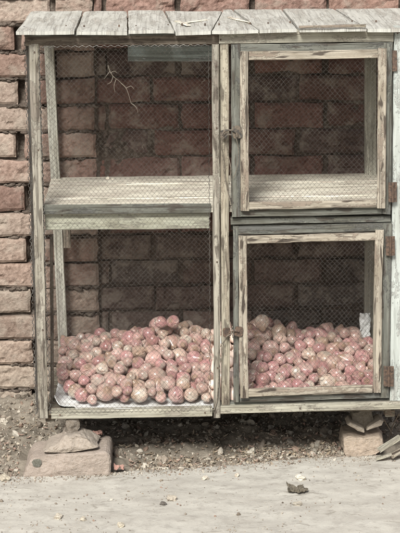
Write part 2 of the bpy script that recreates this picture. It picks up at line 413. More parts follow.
for row in range(nrow0, 18):
    z1 = Z_REF+row*COURSE; z0 = z1-COURSE
    if z1 < -.15: continue
    par = row % 2
    for side in (0, 1):
        xa, xb = (-4.0, PIL_X-.004) if side == 0 else (PIL_X+.0, 4.0)
        yb = WALL_Y if side == 0 else WALL_Y+.028
        if row > 0: yb = WALL_Y+.01
        base = (XJ if par == 0 else XJ+PER/2+.012) if side == 0 else (XJ2 if par == 1 else XJ2+PER*.62)
        if side == 0 and row in GAP_U: base = at(GAP_U[row], 25+(-row+.5)*26, WALL_Y).x; GAPS.append((base+.002, base+.026, z0+.006, z1-.006))
        k0 = int((xa-base)/PER)-1
        x = base+k0*PER
        while x < xb:
            j = .009*bs.uniform(-1, 1); x0 = max(x+.006+j*.3, xa); x1 = min(x+PER-.006+.006*bs.uniform(-1, 1), xb)
            if side == 0 and row in GAP_U and abs(x-base) < .01: x0 = base+.026
            if side == 0 and row in GAP_U and abs(x+PER-base) < .01: x1 = base
            if side == 0 and xb-x1 < .075 and x1 < xb: x1 = xb
            elif side == 0 and xb-x0 < .075: x += PER; continue
            if side == 0 and x1 == xb: x1 += bs.uniform(-.003, .003)
            near = x1 > -.85 and x0 < .85
            if x1 > xa and x0 < xb:
                zc = (z0+z1)/2
                if row > 0: col = bs.choice(BC_TOP if x0 > -.35 else BC_LEFT)
                elif side == 0:
                    col = bs.choice(BC_LEFT)
                    g_ = max(0, min(.75, (.62-zc)/.7)); dust = (.29, .25, .205); col = tuple(c*(1-g_)+d*g_ for c, d in zip(col, dust))
                else:
                    col = bs.choice(BC_IN_SHADE if x0 < .62 else BC_LEFT)
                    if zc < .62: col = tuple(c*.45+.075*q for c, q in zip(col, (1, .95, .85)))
                gap = bs.uniform(.004, .010)
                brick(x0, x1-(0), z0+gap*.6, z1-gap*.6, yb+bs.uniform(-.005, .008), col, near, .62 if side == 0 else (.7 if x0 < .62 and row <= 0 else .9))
            x += PER
wall = None
brick_mb = mb
mm = MB()
gx = spread(4.0, .85, .012); gz = [-.15+i*.012 for i in range(int(2.95/.012))]
V = []
for z in gz:
    for x in gx:
        yb = WALL_Y+.027 if x < PIL_X+.002 else WALL_Y+.046
        n_ = noise.noise(Vector((x*30, z*30, 3))); q = noise.noise(Vector((x*5, z*5, 8)))
        if any(a_-.004 <= x <= b_+.004 and c_ <= z <= d_ for a_, b_, c_, d_ in GAPS): yb += .05
        V.append((x, yb-.007*n_-.030*min(.55, max(0, q-.05))-.005*noise.noise(Vector((x*80, z*80, 3))), z))
nx = len(gx)
mm.add(V, [(j*nx+i, j*nx+i+1, (j+1)*nx+i+1, (j+1)*nx+i) for j in range(len(gz)-1) for i in range(nx-1)])
# the wall has a body behind its face and a top
x_, zt = 4.0, gz[-1]
mm.add([(-x_, WALL_Y+.06, -.15), (x_, WALL_Y+.06, -.15), (x_, WALL_Y+.30, -.15), (-x_, WALL_Y+.30, -.15), (-x_, WALL_Y+.06, zt), (x_, WALL_Y+.06, zt), (x_, WALL_Y+.30, zt), (-x_, WALL_Y+.30, zt)],
       [(0, 1, 5, 4), (1, 2, 6, 5), (2, 3, 7, 6), (3, 0, 4, 7), (4, 5, 6, 7)])
# crumbs of mortar standing out of the joints
cr = random.Random(12)
for k in range(2600):
    row = cr.randint(-15, 1); x = cr.uniform(-.8, .8)
    if k % 3: x = cr.uniform(-.62, PIL_X)
    if any(a_ <= x <= b_ for a_, b_, c_, d_ in GAPS if c_ < Z_REF+row*COURSE-.04 < d_): continue
    s_ = min(.009, .0026*math.exp(abs(cr.gauss(0, .6)))); random.seed(k)
    if noise.noise(Vector((x*7, row*3.3, 2))) < -.12: continue
    rock(mm, (x, (WALL_Y if x < PIL_X else WALL_Y+.028)+cr.uniform(.004, .014), Z_REF+row*COURSE+cr.gauss(0, .002)), (s_*1.8, s_, s_*.7), rot=Quaternion((0, 1, 0), cr.uniform(-.3, .3)), sub=1, rough=.4)
we = empty('brick_wall', (0, WALL_Y, 0))
tag(we, 'rough old brick wall with dusty mortar joints behind the wooden onion cage', 'wall')
brick_mb.build('bricks', M['brick'], we, smooth=False)
mm.build('mortar', M['mortar'], we, smooth=True)

# ------------------------------------------------------------------ cabinet
P = math.cos(PITCH)
CX = empty('storage_cabinet', (.045, .24, .19))
tag(CX, 'weathered wooden storage cabinet with wire mesh front, two small doors and plank roof, holding onions', 'cabinet')
def sc_at(Y): return (Y-CAM.y)/(fw.y)/FPX*1.0      # metres per pixel near plane Y
def vb(mb, u0, v0, u1, v1, wpx, Y, t, **k):           # upright board
    a, b = at(u0, v0, Y), at(u1, v1, Y); wd = wpx*sc_at(Y)*.985
    d = (b-a).normalized(); wv = Vector((-d.z, 0, d.x))
    board(mb, a, b, wv*-wd, Vector((0, t, 0)), **k)
def hb(mb, u0, v0, u1, v1, wpx, Y, t, **k):           # level board, wpx = height seen
    a, b = at(u0, v0, Y), at(u1, v1, Y); wd = wpx*sc_at(Y)/P
    d = (b-a).normalized(); wv = Vector((-d.z, 0, d.x))
    board(mb, a, b, wv*wd, Vector((0, t, 0)), **k)
def part(name, fn, mat, parent=CX, label=None, **k):
    m_ = MB()
    for c in (fn if isinstance(fn, list) else [fn]): c(m_)
    o = m_.build(name, mat, parent, **k)
    if label: o['label'] = label
    return o
YB = .47
part('post', lambda q: vb(q, 33.6, 43.5, 43.4, 418.5, 10.2, 0, .035, nick=.01), M['post'], label='grey weathered corner post at the left')
part('post', lambda q: vb(q, 215.6, 44.5, 217.2, 418, 7.0, -.012, .022, nick=.006), M['post'], label='narrow grey middle post reaching below the cabinet')
part('post', lambda q: vb(q, 224.6, 43.5, 225.6, 405, 8.4, -.002, .04), M['cream'], label='cream painted middle post')
part('post', lambda q: vb(q, 401.2, 27, 396.2, 401, 13.5, -.004, .04, nick=.008), M['white'], label='white painted corner post at the right')
part('back_post', lambda q: vb(q, 48.6, 38, 66, 412, 9.5, YB, .028), M['inner'], label='white painted back post')
part('back_post', lambda q: vb(q, 371.2, 45, 370.0, 395, 11.5, YB, .028), M['inner'])
part('back_post', lambda q: vb(q, 222, 45, 222, 395, 8, YB, .028), M['post'])
part('side_rail', [lambda q: board(q, at(51.5, 236, .1), at(52, 405, .1), Vector((.010, 0, 0)), Vector((0, .02, 0)))], M['brown'])
part('wood_block', lambda q: vb(q, 66.5, 228, 67, 248, 7, .44, .03), M['bead'])
part('top_rail', lambda q: hb(q, 25, 40.6, 218.2, 39.2, 9.6, -.0, .03, nick=.01), M['brown'], label='brown top rail above the left mesh')
part('top_rail', lambda q: hb(q, 218.8, 37.6, 393.6, 35.6, 11.6, -.006, .035), M['rail'], label='cream top rail above the doors')
part('back_rail', lambda q: hb(q, 128, 53.5, 214, 53.5, 15, .33, .02), M['blue'], label='short blue grey board under the roof')
part('back_rail', lambda q: hb(q, 44, 30, 376, 28, 12, YB+.001, .02), M['brown'])
part('apron', lambda q: hb(q, 45, 219.8, 209, 218.6, 20.5, .032, .018, nick=.01), M['apron'], label='pale green apron board under the shelf')
part('apron', lambda q: hb(q, 231, 222, 391, 219, 16, .045, .018), M['green'])
# shelf planks run the length of the cabinet
zs = at(120, 208, .02).z
for i, (ya, yb_) in enumerate([(.018, .152), (.154, .262), (.265, .372), (.375, .497)]):
    dz = [0, .002, -.001, .003][i]
    part('shelf_plank', lambda q: board(q, (-.468, (ya+yb_)/2, zs+dz), (.583, (ya+yb_)/2, zs+dz+.001), Vector((0, yb_-ya, 0)), Vector((0, 0, -.018)), jit=.0022, nick=.012), M['shelf'])
part('shelf_edge', lambda q: hb(q, 44, 209.6, 211, 208.2, 9.6, .0135, .004, nick=.003), M['green'])
# floor
zf = .197
for i, (ya, yb_) in enumerate([(.012, .17), (.173, .33), (.333, .495)]):
    part('floor_plank', lambda q: board(q, (-.468, (ya+yb_)/2, zf+.002*i*0), (.583, (ya+yb_)/2, zf), Vector((0, yb_-ya, 0)), Vector((0, 0, -.014))), M['floor'])
part('bottom_rail', lambda q: hb(q, 51, 415.3, 212, 412.9, 8.6, -.004, .03, nick=.008), M['rail'], label='bottom rail under the left mesh')
part('bottom_rail', lambda q: hb(q, 220.5, 410.2, 420, 405.3, 8.0, -.010, .03, nick=.010), M['rail'], label='bottom rail under the doors')
part('lower_rail', lambda q: hb(q, 219.5, 404.6, 391, 399.8, 3.8, .006, .03), M['green'])
for xx in (-.463, .583):
    part('bearer', lambda q: board(q, (xx, .036, .178), (xx, .5, .178), Vector((.03, 0, 0)), Vector((0, 0, -.03)) if False else Vector((0, 0, -.022))), M['floor'])
# roof: boards laid front to back
zr = at(120, 30.5, -.035).z; zrb = at(120, 10.5, WALL_Y-.012).z
def roofb(u0, u1, ub0, ub1, dz=0, dy=0, crack=None, th=.011):
    """front edge u0-u1 and back edge ub0-ub1 in photo pixels"""
    yf, yk = -.036+dy, WALL_Y-.014
    a0, a1 = at(u0, 30, yf).x, at(u1, 30, yf).x; b0, b1 = at(ub0, 10, yk).x, at(ub1, 10, yk).x
    n1, n2 = 14, max(4, int((a1-a0)/.012)); m_ = MB(); V = []; so = random.uniform(0, 50); UVs = []
    for layer in (0, 1):
        for j in range(n1+1):
            for i in range(n2+1):
                s, t = i/n2, j/n1
                x = (a0+(a1-a0)*s)*(1-t)+(b0+(b1-b0)*s)*t; y = yf+(yk-yf)*t
                if j == 0: y += .004*noise.noise(Vector((x*25, so, 0)))+.0025*noise.noise(Vector((x*90, so, 0)))
                if i in (0, n2): x += .0022*noise.noise(Vector((y*14, so, i)))
                z = zr+(zrb-zr)*t+dz-layer*th
                z += .0035*noise.noise(Vector((x*6, y*4, so)))*(1 if not layer else 1)
                if not layer:
                    z += .0008*noise.noise(Vector((x*60, y*12, so)))
                    if i in (0, n2) or j == 0: z -= .0015
                V.append((x, y, z)); UVs.append((y+so, x+so))
    a = (n1+1)*(n2+1); w_ = n2+1; F = []
    for j in range(n1):
        for i in range(n2):
            F.append((j*w_+i, j*w_+i+1, (j+1)*w_+i+1, (j+1)*w_+i)); F.append(tuple(a+k for k in (j*w_+i, (j+1)*w_+i, (j+1)*w_+i+1, j*w_+i+1)))
    for i in range(n2): F.append((i, a+i, a+i+1, i+1)); q = n1*w_; F.append((q+i+1, a+q+i+1, a+q+i, q+i))
    for j in range(n1): F.append(((j+1)*w_, a+(j+1)*w_, a+j*w_, j*w_)); F.append((j*w_+n2, a+j*w_+n2, a+(j+1)*w_+n2, (j+1)*w_+n2))
    m_.add(V, F, [[UVs[k] for k in f] for f in F]); return m_.build('roof_board', M['roof'], CX)
roofb(16, 74.2, 31, 82.5, dz=.002, dy=-.006); roofb(76, 127, 84, 126.8, dz=-.001); roofb(128.6, 173.5, 128.2, 163, dz=.001); roofb(175.5, 211, 165.5, 222, dz=-.003, dy=.006)
roofb(212.5, 258, 223.5, 232, dz=-.001, dy=.002); roofb(259.5, 297, 234, 281, dz=.0005, dy=.002); roofb(299.5, 366, 283, 333, dz=.001, dy=0); roofb(368, 412, 335.5, 412, dz=-.001, dy=.004)
# broken splinters along the roof edge, and the under-boards
zu = zr-.0125
part('roof_batten', lambda q: board(q, (-.505, .02, zu), (.60, .02, zu), Vector((0, .05, 0)), Vector((0, 0, -.006)), nick=.01), M['green'])
part('roof_batten', lambda q: board(q, (-.505, .40, zrb-.014), (.60, .40, zrb-.014), Vector((0, .05, 0)), Vector((0, 0, -.012))), M['brown'])
part('roof_splinter', lambda q: hb(q, 299, 26.6, 366, 25.6, 2.6, -.044, .008, nick=.02, step=.012), M['bead'], label='split strip of board on the roof edge')
for (u0, v0, u1, v1, wp) in ((176, 20, 188, 24.5, 2.6), (186, 22, 206, 18.5, 2.2), (230, 16.5, 250, 22.5, 2.4)):
    A = gnd(u0, v0, zr+.0015); B = gnd(u1, v1, zr+.0025)
    d = (B-A).normalized(); s_v = Vector((-d.y, d.x, 0))
    part('roof_splinter', lambda q: board(q, A, B, s_v*(wp*.0055), Vector((0, 0, -.003)), jit=.003, nick=.03, step=.01, ch=.0008), M['shelf'])
# side walls: right is boarded, left is mesh
for i in range(4):
    y0_ = .05+i*.112
    part('side_board', lambda q: board(q, (.603, y0_+.054, .20), (.603, y0_+.054, zr-.03), Vector((0, .109, 0)), Vector((-.012, 0, 0))), M['post'])

# wire netting: hooked zigzag strands
def netting(mb, O, ux, uz, W, H, cw, chh, r=.00040, bulge=.004, seed=0, skip=None, nrm=Vector((0, -1, 0)), hem=(1, 1)):
    n = int(W/cw); m2 = int(H/chh*2); cw = W/n; h = H/m2; rr_ = random.Random(seed)
    def P_(gx, gj, s):
        x = gx*cw; z = gj*h
        p = O+ux*(x+.0034*noise.noise(Vector((x*16, z*16, seed)))+.0017*noise.noise(Vector((x*75, z*75, seed))))+uz*(z+.0045*noise.noise(Vector((x*13, z*13, seed+5)))+.0022*noise.noise(Vector((x*80, z*80, seed+5))))
        return p+nrm*(bulge*noise.noise(Vector((x*5, z*5, seed+2)))+s*r*.9)
    for i in range(n):
        pts = []; fl = i % 2
        for j in range(m2+1):
            k = (j+fl) % 2
            gx = i+k+(.07 if k else -.07)
            pts.append(P_(gx, j, 1 if k else -1))
            if skip and skip(i/n, j/m2):
                if len(pts) > 2: tube(mb, pts[:-1], r, 4)
                pts = []
        if len(pts) > 1: tube(mb, pts, r, 4)
def curl_edge(mb, A, B, r, seed, amp=.004, pitch=.021, nrm=Vector((0, -1, 0))):
    """cut strand ends knuckled back on themselves along an edge"""
    A, B = Vector(A), Vector(B); L = (B-A).length; d = (B-A)/L; s = d.cross(nrm); n = int(L/pitch*6); pts = []
    rr_ = random.Random(seed)
    for i in range(n+1):
        t = i/n; ph = t*L/pitch*2*math.pi
        pts.append(A+d*(t*L+.003*math.sin(ph*2))+s*(amp*math.sin(ph)+rr_.uniform(-.0006, .0006))+nrm*(.002*math.cos(ph)+.002))
    tube(mb, pts, r, 4)
a = at(41.5, 45.5, -.004); b = at(210.5, 411, -.004); c_ = at(50, 411, -.004)
OX = -.458; OW = .032-OX; OZ = .195; OH = a.z-.003-OZ
q = MB(); netting(q, Vector((OX, -.005, OZ)), Vector((1, 0, 0)), Vector((0, 0, 1)), OW, OH, .0072, .0156, seed=3, bulge=.006)
curl_edge(q, (OX-.003, -.004, OZ), (OX-.006, -.004, OZ+OH), .0011, 4, .0035)
curl_edge(q, (OX+OW-.004, -.004, OZ), (OX+OW-.002, -.004, OZ+OH), .0008, 5, .002)
curl_edge(q, (OX, -.006, OZ+OH), (OX+OW, -.006, OZ+OH), .0011, 6, .003)
q.build('wire_mesh', M['wire'], CX)['label'] = 'large diamond wire mesh over the left opening'
q = MB(); sx = -.5015
netting(q, Vector((sx, -.001, .19)), Vector((0, 1, 0)), Vector((0, 0, 1)), .49, OH+.02, .0072, .0156, seed=9, nrm=Vector((-1, 0, 0)), bulge=.003)
curl_edge(q, (sx-.002, -.002, .19), (sx-.001, -.002, .19+OH+.02), .0011, 7, .003, nrm=Vector((-1, 0, 0)))
q.build('wire_mesh', M['wire'], CX)['label'] = 'wire mesh on the left side of the cabinet'

# doors
def door(label, f, bd, mesh, seed, hinges, latch, fw_):
    """f = frame boards, bd = beading strips: lists of (kind,u0,v0,u1,v1,w)"""
    m_ = MB()
    for (k, *a_) in f: (vb if k == 'v' else hb)(m_, *a_[:5], a_[5], .026, nick=.004)
    d = m_.build('door', M['green'], CX); d['label'] = label
    for (k, *a_) in bd:
        m_ = MB(); (vb if k == 'v' else hb)(m_, *a_[:5], a_[5], .012, nick=.006); m_.build('beading', M['bead'], d)
    x0, z0, x1, z1 = mesh
    m_ = MB(); netting(m_, Vector((x0, -.012, z0)), Vector((1, 0, 0)), Vector((0, 0, 1)), x1-x0, z1-z0, .0072, .0156, seed=seed, bulge=.003)
    curl_edge(m_, (x0, -.0135, z0+.003), (x1, -.0135, z0+.002), .0011, seed+1, .004, .017)
    m_.build('wire_mesh', M['wire'], d)
    for (u0, v0, u1, v1) in hinges:
        m_ = MB(); A = at((u0+u1)/2, v0, -.022); B = at((u0+u1)/2, v1, -.022)
        board(m_, A, B, Vector((-(u1-u0)*.003*.48, 0, 0)), Vector((0, .004, 0)), step=.01, ch=.0006, jit=.0008)
        m_.v = [(p[0]-(u1-u0)*.003*.26, p[1], p[2]) for p in m_.v]; k_ = len(m_.v)
        board(m_, A, B, Vector((-(u1-u0)*.003*.48, 0, 0)), Vector((0, .004, 0)), step=.01, ch=.0006, jit=.0008)
        m_.v = m_.v[:k_]+[(p[0]+(u1-u0)*.003*.26, p[1], p[2]) for p in m_.v[k_:]]
        # knuckle and screw heads
        tube(m_, [A+Vector((0, -.003, 0)), B+Vector((0, -.003, 0))], .0035, 8)
        for t in (.22, .78):
            for s in (-1, 1):
                p = A.lerp(B, t)+Vector((s*(u1-u0)*.003*.27, -.0008, 0)); tube(m_, [p, p+Vector((0, -.0016, 0))], .0024, 7)
        m_.build('hinge', M['hinge'], d)
    return d
d1 = door('upper door with a grey green frame',
  [('v', 235.8, 44.2, 236.2, 217, 9.2, -.010), ('v', 388.6, 42.2, 386.0, 214.2, 8.6, -.010), ('h', 240.6, 48, 384.2, 46.6, 8.2, -.0085), ('h', 240.8, 212.6, 381.9, 210.0, 8.6, -.0085)],
  [('v', 244.4, 51.5, 244.8, 211, 8.4, -.026), ('v', 382.6, 48.5, 381.0, 208.4, 8.8, -.026), ('h', 248.9, 55.8, 377.9, 53.8, 8.2, -.0235), ('h', 249.2, 206.2, 376.4, 203.9, 7.0, -.0235)],
  (at(247, 60, 0).x-.002, at(300, 206, -.01).z, at(378.5, 60, 0).x+.003, at(300, 53, -.01).z), 21, [(388.5, 182.5, 397, 202)], None, 0)
d2 = door('lower door with a grey green frame in front of the onions',
  [('v', 235.6, 227.5, 236.4, 402.5, 5.6, -.010), ('v', 387.8, 224.0, 384.6, 398.2, 9.0, -.010), ('h', 238.6, 231.2, 383.3, 227.8, 7.4, -.0085), ('h', 239.4, 399.8, 380.0, 395.3, 6.0, -.0085)],
  [('v', 242.6, 236.2, 244.0, 398.4, 8.6, -.026), ('v', 379.6, 230.5, 376.8, 393, 8.6, -.026), ('h', 247.1, 240.2, 375.1, 237.0, 7.8, -.0235), ('h', 248.5, 393.2, 372.4, 389.6, 8.0, -.0235)],
  (at(246, 240, 0).x-.002, at(300, 391, -.01).z, at(377, 240, 0).x+.003, at(300, 238, -.01).z), 33, [(385.8, 236.5, 395, 255.5), (383.5, 366.5, 394, 386.5)], None, 0)
part('top_hinge_plate', lambda q: board(q, at(394.6, 50.5, -.012), at(394.8, 71, -.012), Vector((-.014, 0, 0)), Vector((0, .004, 0)), step=.01, ch=.0006), M['hinge'], d1)
# rail between the doors
part('middle_rail', lambda q: hb(q, 230.6, 221.7, 391, 218.6, 6.6, .006, .03), M['green'])

# latches: a worn iron plate, its hook, and the wire that ties it
def bxplate(mb, u0, v0, u1, v1, Y, t=.003, rot=0):
    a_ = at((u0+u1)/2, (v0+v1)/2, Y); hw, hh = (u1-u0)*.0015, (v1-v0)*.00155; n = 4; V = []
    for l in (0, 1):
        for j in range(n+1):
            for i in range(n+1):
                x = -hw+2*hw*i/n; z = -hh+2*hh*j/n
                if (i in (0, n)) and (j in (0, n)): x *= .86; z *= .86
                x, z = x*math.cos(rot)-z*math.sin(rot), x*math.sin(rot)+z*math.cos(rot)
                V.append((a_.x+x, a_.y+l*t+.0014*noise.noise(Vector((x*90, z*90, u0))), a_.z+z))
    w_ = n+1; a2 = w_*w_; F = []
    for j in range(n):
        for i in range(n):
            F.append((j*w_+i, j*w_+i+1, (j+1)*w_+i+1, (j+1)*w_+i)); F.append(tuple(a2+k for k in (j*w_+i, (j+1)*w_+i, (j+1)*w_+i+1, j*w_+i+1)))
    for i in range(n):
        F += [(i, a2+i, a2+i+1, i+1), (n*w_+i+1, a2+n*w_+i+1, a2+n*w_+i, n*w_+i), ((i+1)*w_, a2+(i+1)*w_, a2+i*w_, i*w_), (i*w_+n, a2+i*w_+n, a2+(i+1)*w_+n, (i+1)*w_+n)]
    mb.add(V, F)
def pxpath(pts, Y): return [at(p[0], p[1], Y if len(p) < 3 else p[2]) for p in pts]
def smooth_path(pts, k=5):
    out = []; n = len(pts)
    for i in range(n-1):
        p0, p1, p2, p3 = pts[max(i-1, 0)], pts[i], pts[i+1], pts[min(i+2, n-1)]
        for s in range(k):
            t = s/k; out.append(.5*((2*p1)+(p2-p0)*t+(2*p0-5*p1+4*p2-p3)*t*t+(3*p1-p0-3*p2+p3)*t**3))
    return out+[pts[-1]]
m_ = MB(); bxplate(m_, 232.5, 126, 242, 138.2, -.031, rot=.12); bxplate(m_, 220.3, 130.5, 228, 138.5, -.019, rot=-.1)
tube(m_, smooth_path(pxpath([(222, 135.5), (224, 131.5), (228, 130), (233, 130.5), (236.5, 133), (237, 137)], -.036)), .0032, 7)
tube(m_, smooth_path(pxpath([(225, 137.5), (228, 134.5), (232, 134.8)], -.034)), .0028, 7)
m_.build('latch', M['latch'], d1)
m_ = MB(); tube(m_, smooth_path(pxpath([(224, 137, -.03), (221.6, 144, -.024), (223.5, 160, -.012), (225.5, 180, -.01), (229, 196, -.008), (230.8, 205, -.008)], 0)), .0017, 6)
tube(m_, smooth_path(pxpath([(228, 132, -.036), (226.8, 140, -.028), (228.5, 156, -.012), (231, 170, -.012), (229.5, 184, -.009)], 0)), .0013, 6)
tube(m_, smooth_path(pxpath([(236, 137, -.034), (238.4, 150, -.028), (237.5, 166, -.026), (233.5, 178, -.018)], 0)), .0011, 6)
m_.build('tie_wire', M['tie'], d1)
m_ = MB(); bxplate(m_, 222.8, 328, 230.8, 337.2, -.020, rot=.1); bxplate(m_, 234.4, 326.8, 243, 336.6, -.031, rot=-.15)
tube(m_, smooth_path(pxpath([(229, 333), (232, 331.5), (235, 331), (239, 331.5)], -.036)), .0024, 7)
m_.build('latch', M['hinge'], d2)
m_ = MB(); tube(m_, smooth_path(pxpath([(236, 330, -.036), (231, 334, -.034), (227, 336.5, -.028), (223.8, 343, -.018), (222, 355, -.014), (219.5, 366, -.018), (218.6, 382, -.018), (217, 400, -.018), (214, 410, -.018)], 0)), .0019, 6)
tube(m_, smooth_path(pxpath([(227, 338, -.024), (222, 344, -.016), (219.4, 350, -.018), (220, 356, -.018)], 0)), .0010, 6)
tube(m_, smooth_path(pxpath([(232.6, 326, -.036), (231.6, 331, -.040), (233, 338, -.036)], 0)), .0014, 6)
m_.build('tie_wire', M['tie'], d2)
# nails
def nail(u, v, Y): 
    m_ = MB(); p = at(u, v, Y); tube(m_, [p+Vector((0, .004, 0)), p+Vector((0, -.0012, 0))], .0026, 8); m_.build('nail', M['hinge'], CX)
for (u, v) in ((24, 29), (66, 28), (84, 28), (119, 27.5), (136, 28), (168, 27), (182, 26), (205, 26), (219, 26), (250, 25), (268, 25), (290, 24), (309, 23.5), (352, 23), (376, 23)):
    q_ = gnd(u, v-2.5, zr+.003); m_ = MB(); tube(m_, [q_+Vector((0, 0, -.006)), q_+Vector((.0004, 0, .0012))], .0024, 7); m_.build('nail', M['hinge'], CX)
for (u, v, Y) in ((220.6, 39.5, -.0065), (216, 66, -.0125), (216.6, 128, -.0125), (217, 262, -.0125), (217.8, 368, -.0125), (397.6, 33, -.0045), (38.2, 150, -.0005), (42.8, 330, -.0005), (34.5, 52, -.0005), (62, 215, .0315), (60, 415, -.0045), (205, 412.8, -.0045), (300, 408.5, -.0105)): nail(u, v, Y)

# ------------------------------------------------------------------ sack sheet
m_ = MB(); xa, xb = -.452, .042; nx_, ny_ = 70, 50; V = []; UVs = []; so = 4
for j in range(ny_+1):
    for i in range(nx_+1):
        s, t = i/nx_, j/ny_; x = xa+(xb-xa)*s; y = .010+.46*t
        # rounded front left corner, rolled up into a lip
        cr = .07; dx = max(0, xa+cr-x); dy = max(0, .010+cr-y)
        dd = math.hypot(dx, dy)
        if dx > 0 and dy > 0 and dd > cr: x = xa+cr-dx/dd*cr; y = .010+cr-dy/dd*cr
        lip = max(0, 1-(x-xa)/.022)*max(0, 1-t*1.1); lipf = max(0, 1-(y-.010)/.010)*(.5+.5*noise.noise(Vector((x*11, 1, 2))))
        z = .1985+.028*lip**2+.006*lipf+.0022*abs(noise.noise(Vector((x*14, y*14, so))))+.0010*noise.noise(Vector((x*50, y*50, so)))
        if dx > 0 and dy > 0: z += .010*min(1, dd/cr)**3
        V.append((x, y, z)); UVs.append((s*.5, t*.5))
w_ = nx_+1; F = [(j*w_+i, j*w_+i+1, (j+1)*w_+i+1, (j+1)*w_+i) for j in range(ny_) for i in range(nx_)]
m_.add(V, F, [[UVs[k] for k in f] for f in F]); o = m_.build('sack_sheet', M['sack'], smooth=True)
sol = o.modifiers.new('thickness', 'SOLIDIFY'); sol.thickness = .0015; sol.offset = 1
tag(o, 'white woven plastic sack spread under the onions on the left cabinet floor', 'sack')
def crumple(name, c, size, label, cat, mat, seed, n=14, fold=.5, col=(1, 1, 1), rot=0):
    m_ = MB(); V = []
    for j in range(n+1):
        for i in range(n+1):
            s, t = i/n-.5, j/n-.5; q = Vector((s*3, t*3, seed))
            k = 1-.3*noise.noise(q*1.7)
            x = s*size[0]*k; y = t*size[1]*k; z = size[2]*(noise.noise(q*fold*2)+.5*noise.noise(q*fold*5))*.9+size[2]*.4
            x, y = x*math.cos(rot)-y*math.sin(rot), x*math.sin(rot)+y*math.cos(rot)
            V.append((c[0]+x, c[1]+y, c[2]+z))
    w_ = n+1; m_.add(V, [(j*w_+i, j*w_+i+1, (j+1)*w_+i+1, (j+1)*w_+i) for j in range(n) for i in range(n)], None, col)
    o = m_.build(name, mat, smooth=False); sl = o.modifiers.new('thickness', 'SOLIDIFY'); sl.thickness = .0012
    return tag(o, label, cat)
cc = at(365, 325, .40)
m_ = MB(); V = []
for j in range(15):
    for i in range(9):
        s, t = i/8-.5, j/14; q = Vector((s*2, t*3, 3))
        V.append((cc.x+s*.034+.008*noise.noise(q*2), cc.y+.012*noise.noise(q*3), cc.z-.045+t*.085+.006*noise.noise(q*2.5)))
m_.add(V, [(j*9+i, j*9+i+1, (j+1)*9+i+1, (j+1)*9+i) for j in range(14) for i in range(8)])
o = m_.build('plastic_scrap', M['sack'], smooth=True); o.modifiers.new('thickness', 'SOLIDIFY').thickness = .001
tag(o, 'crumpled white plastic scrap standing at the right end of the onions behind the lower door', 'plastic scrap')

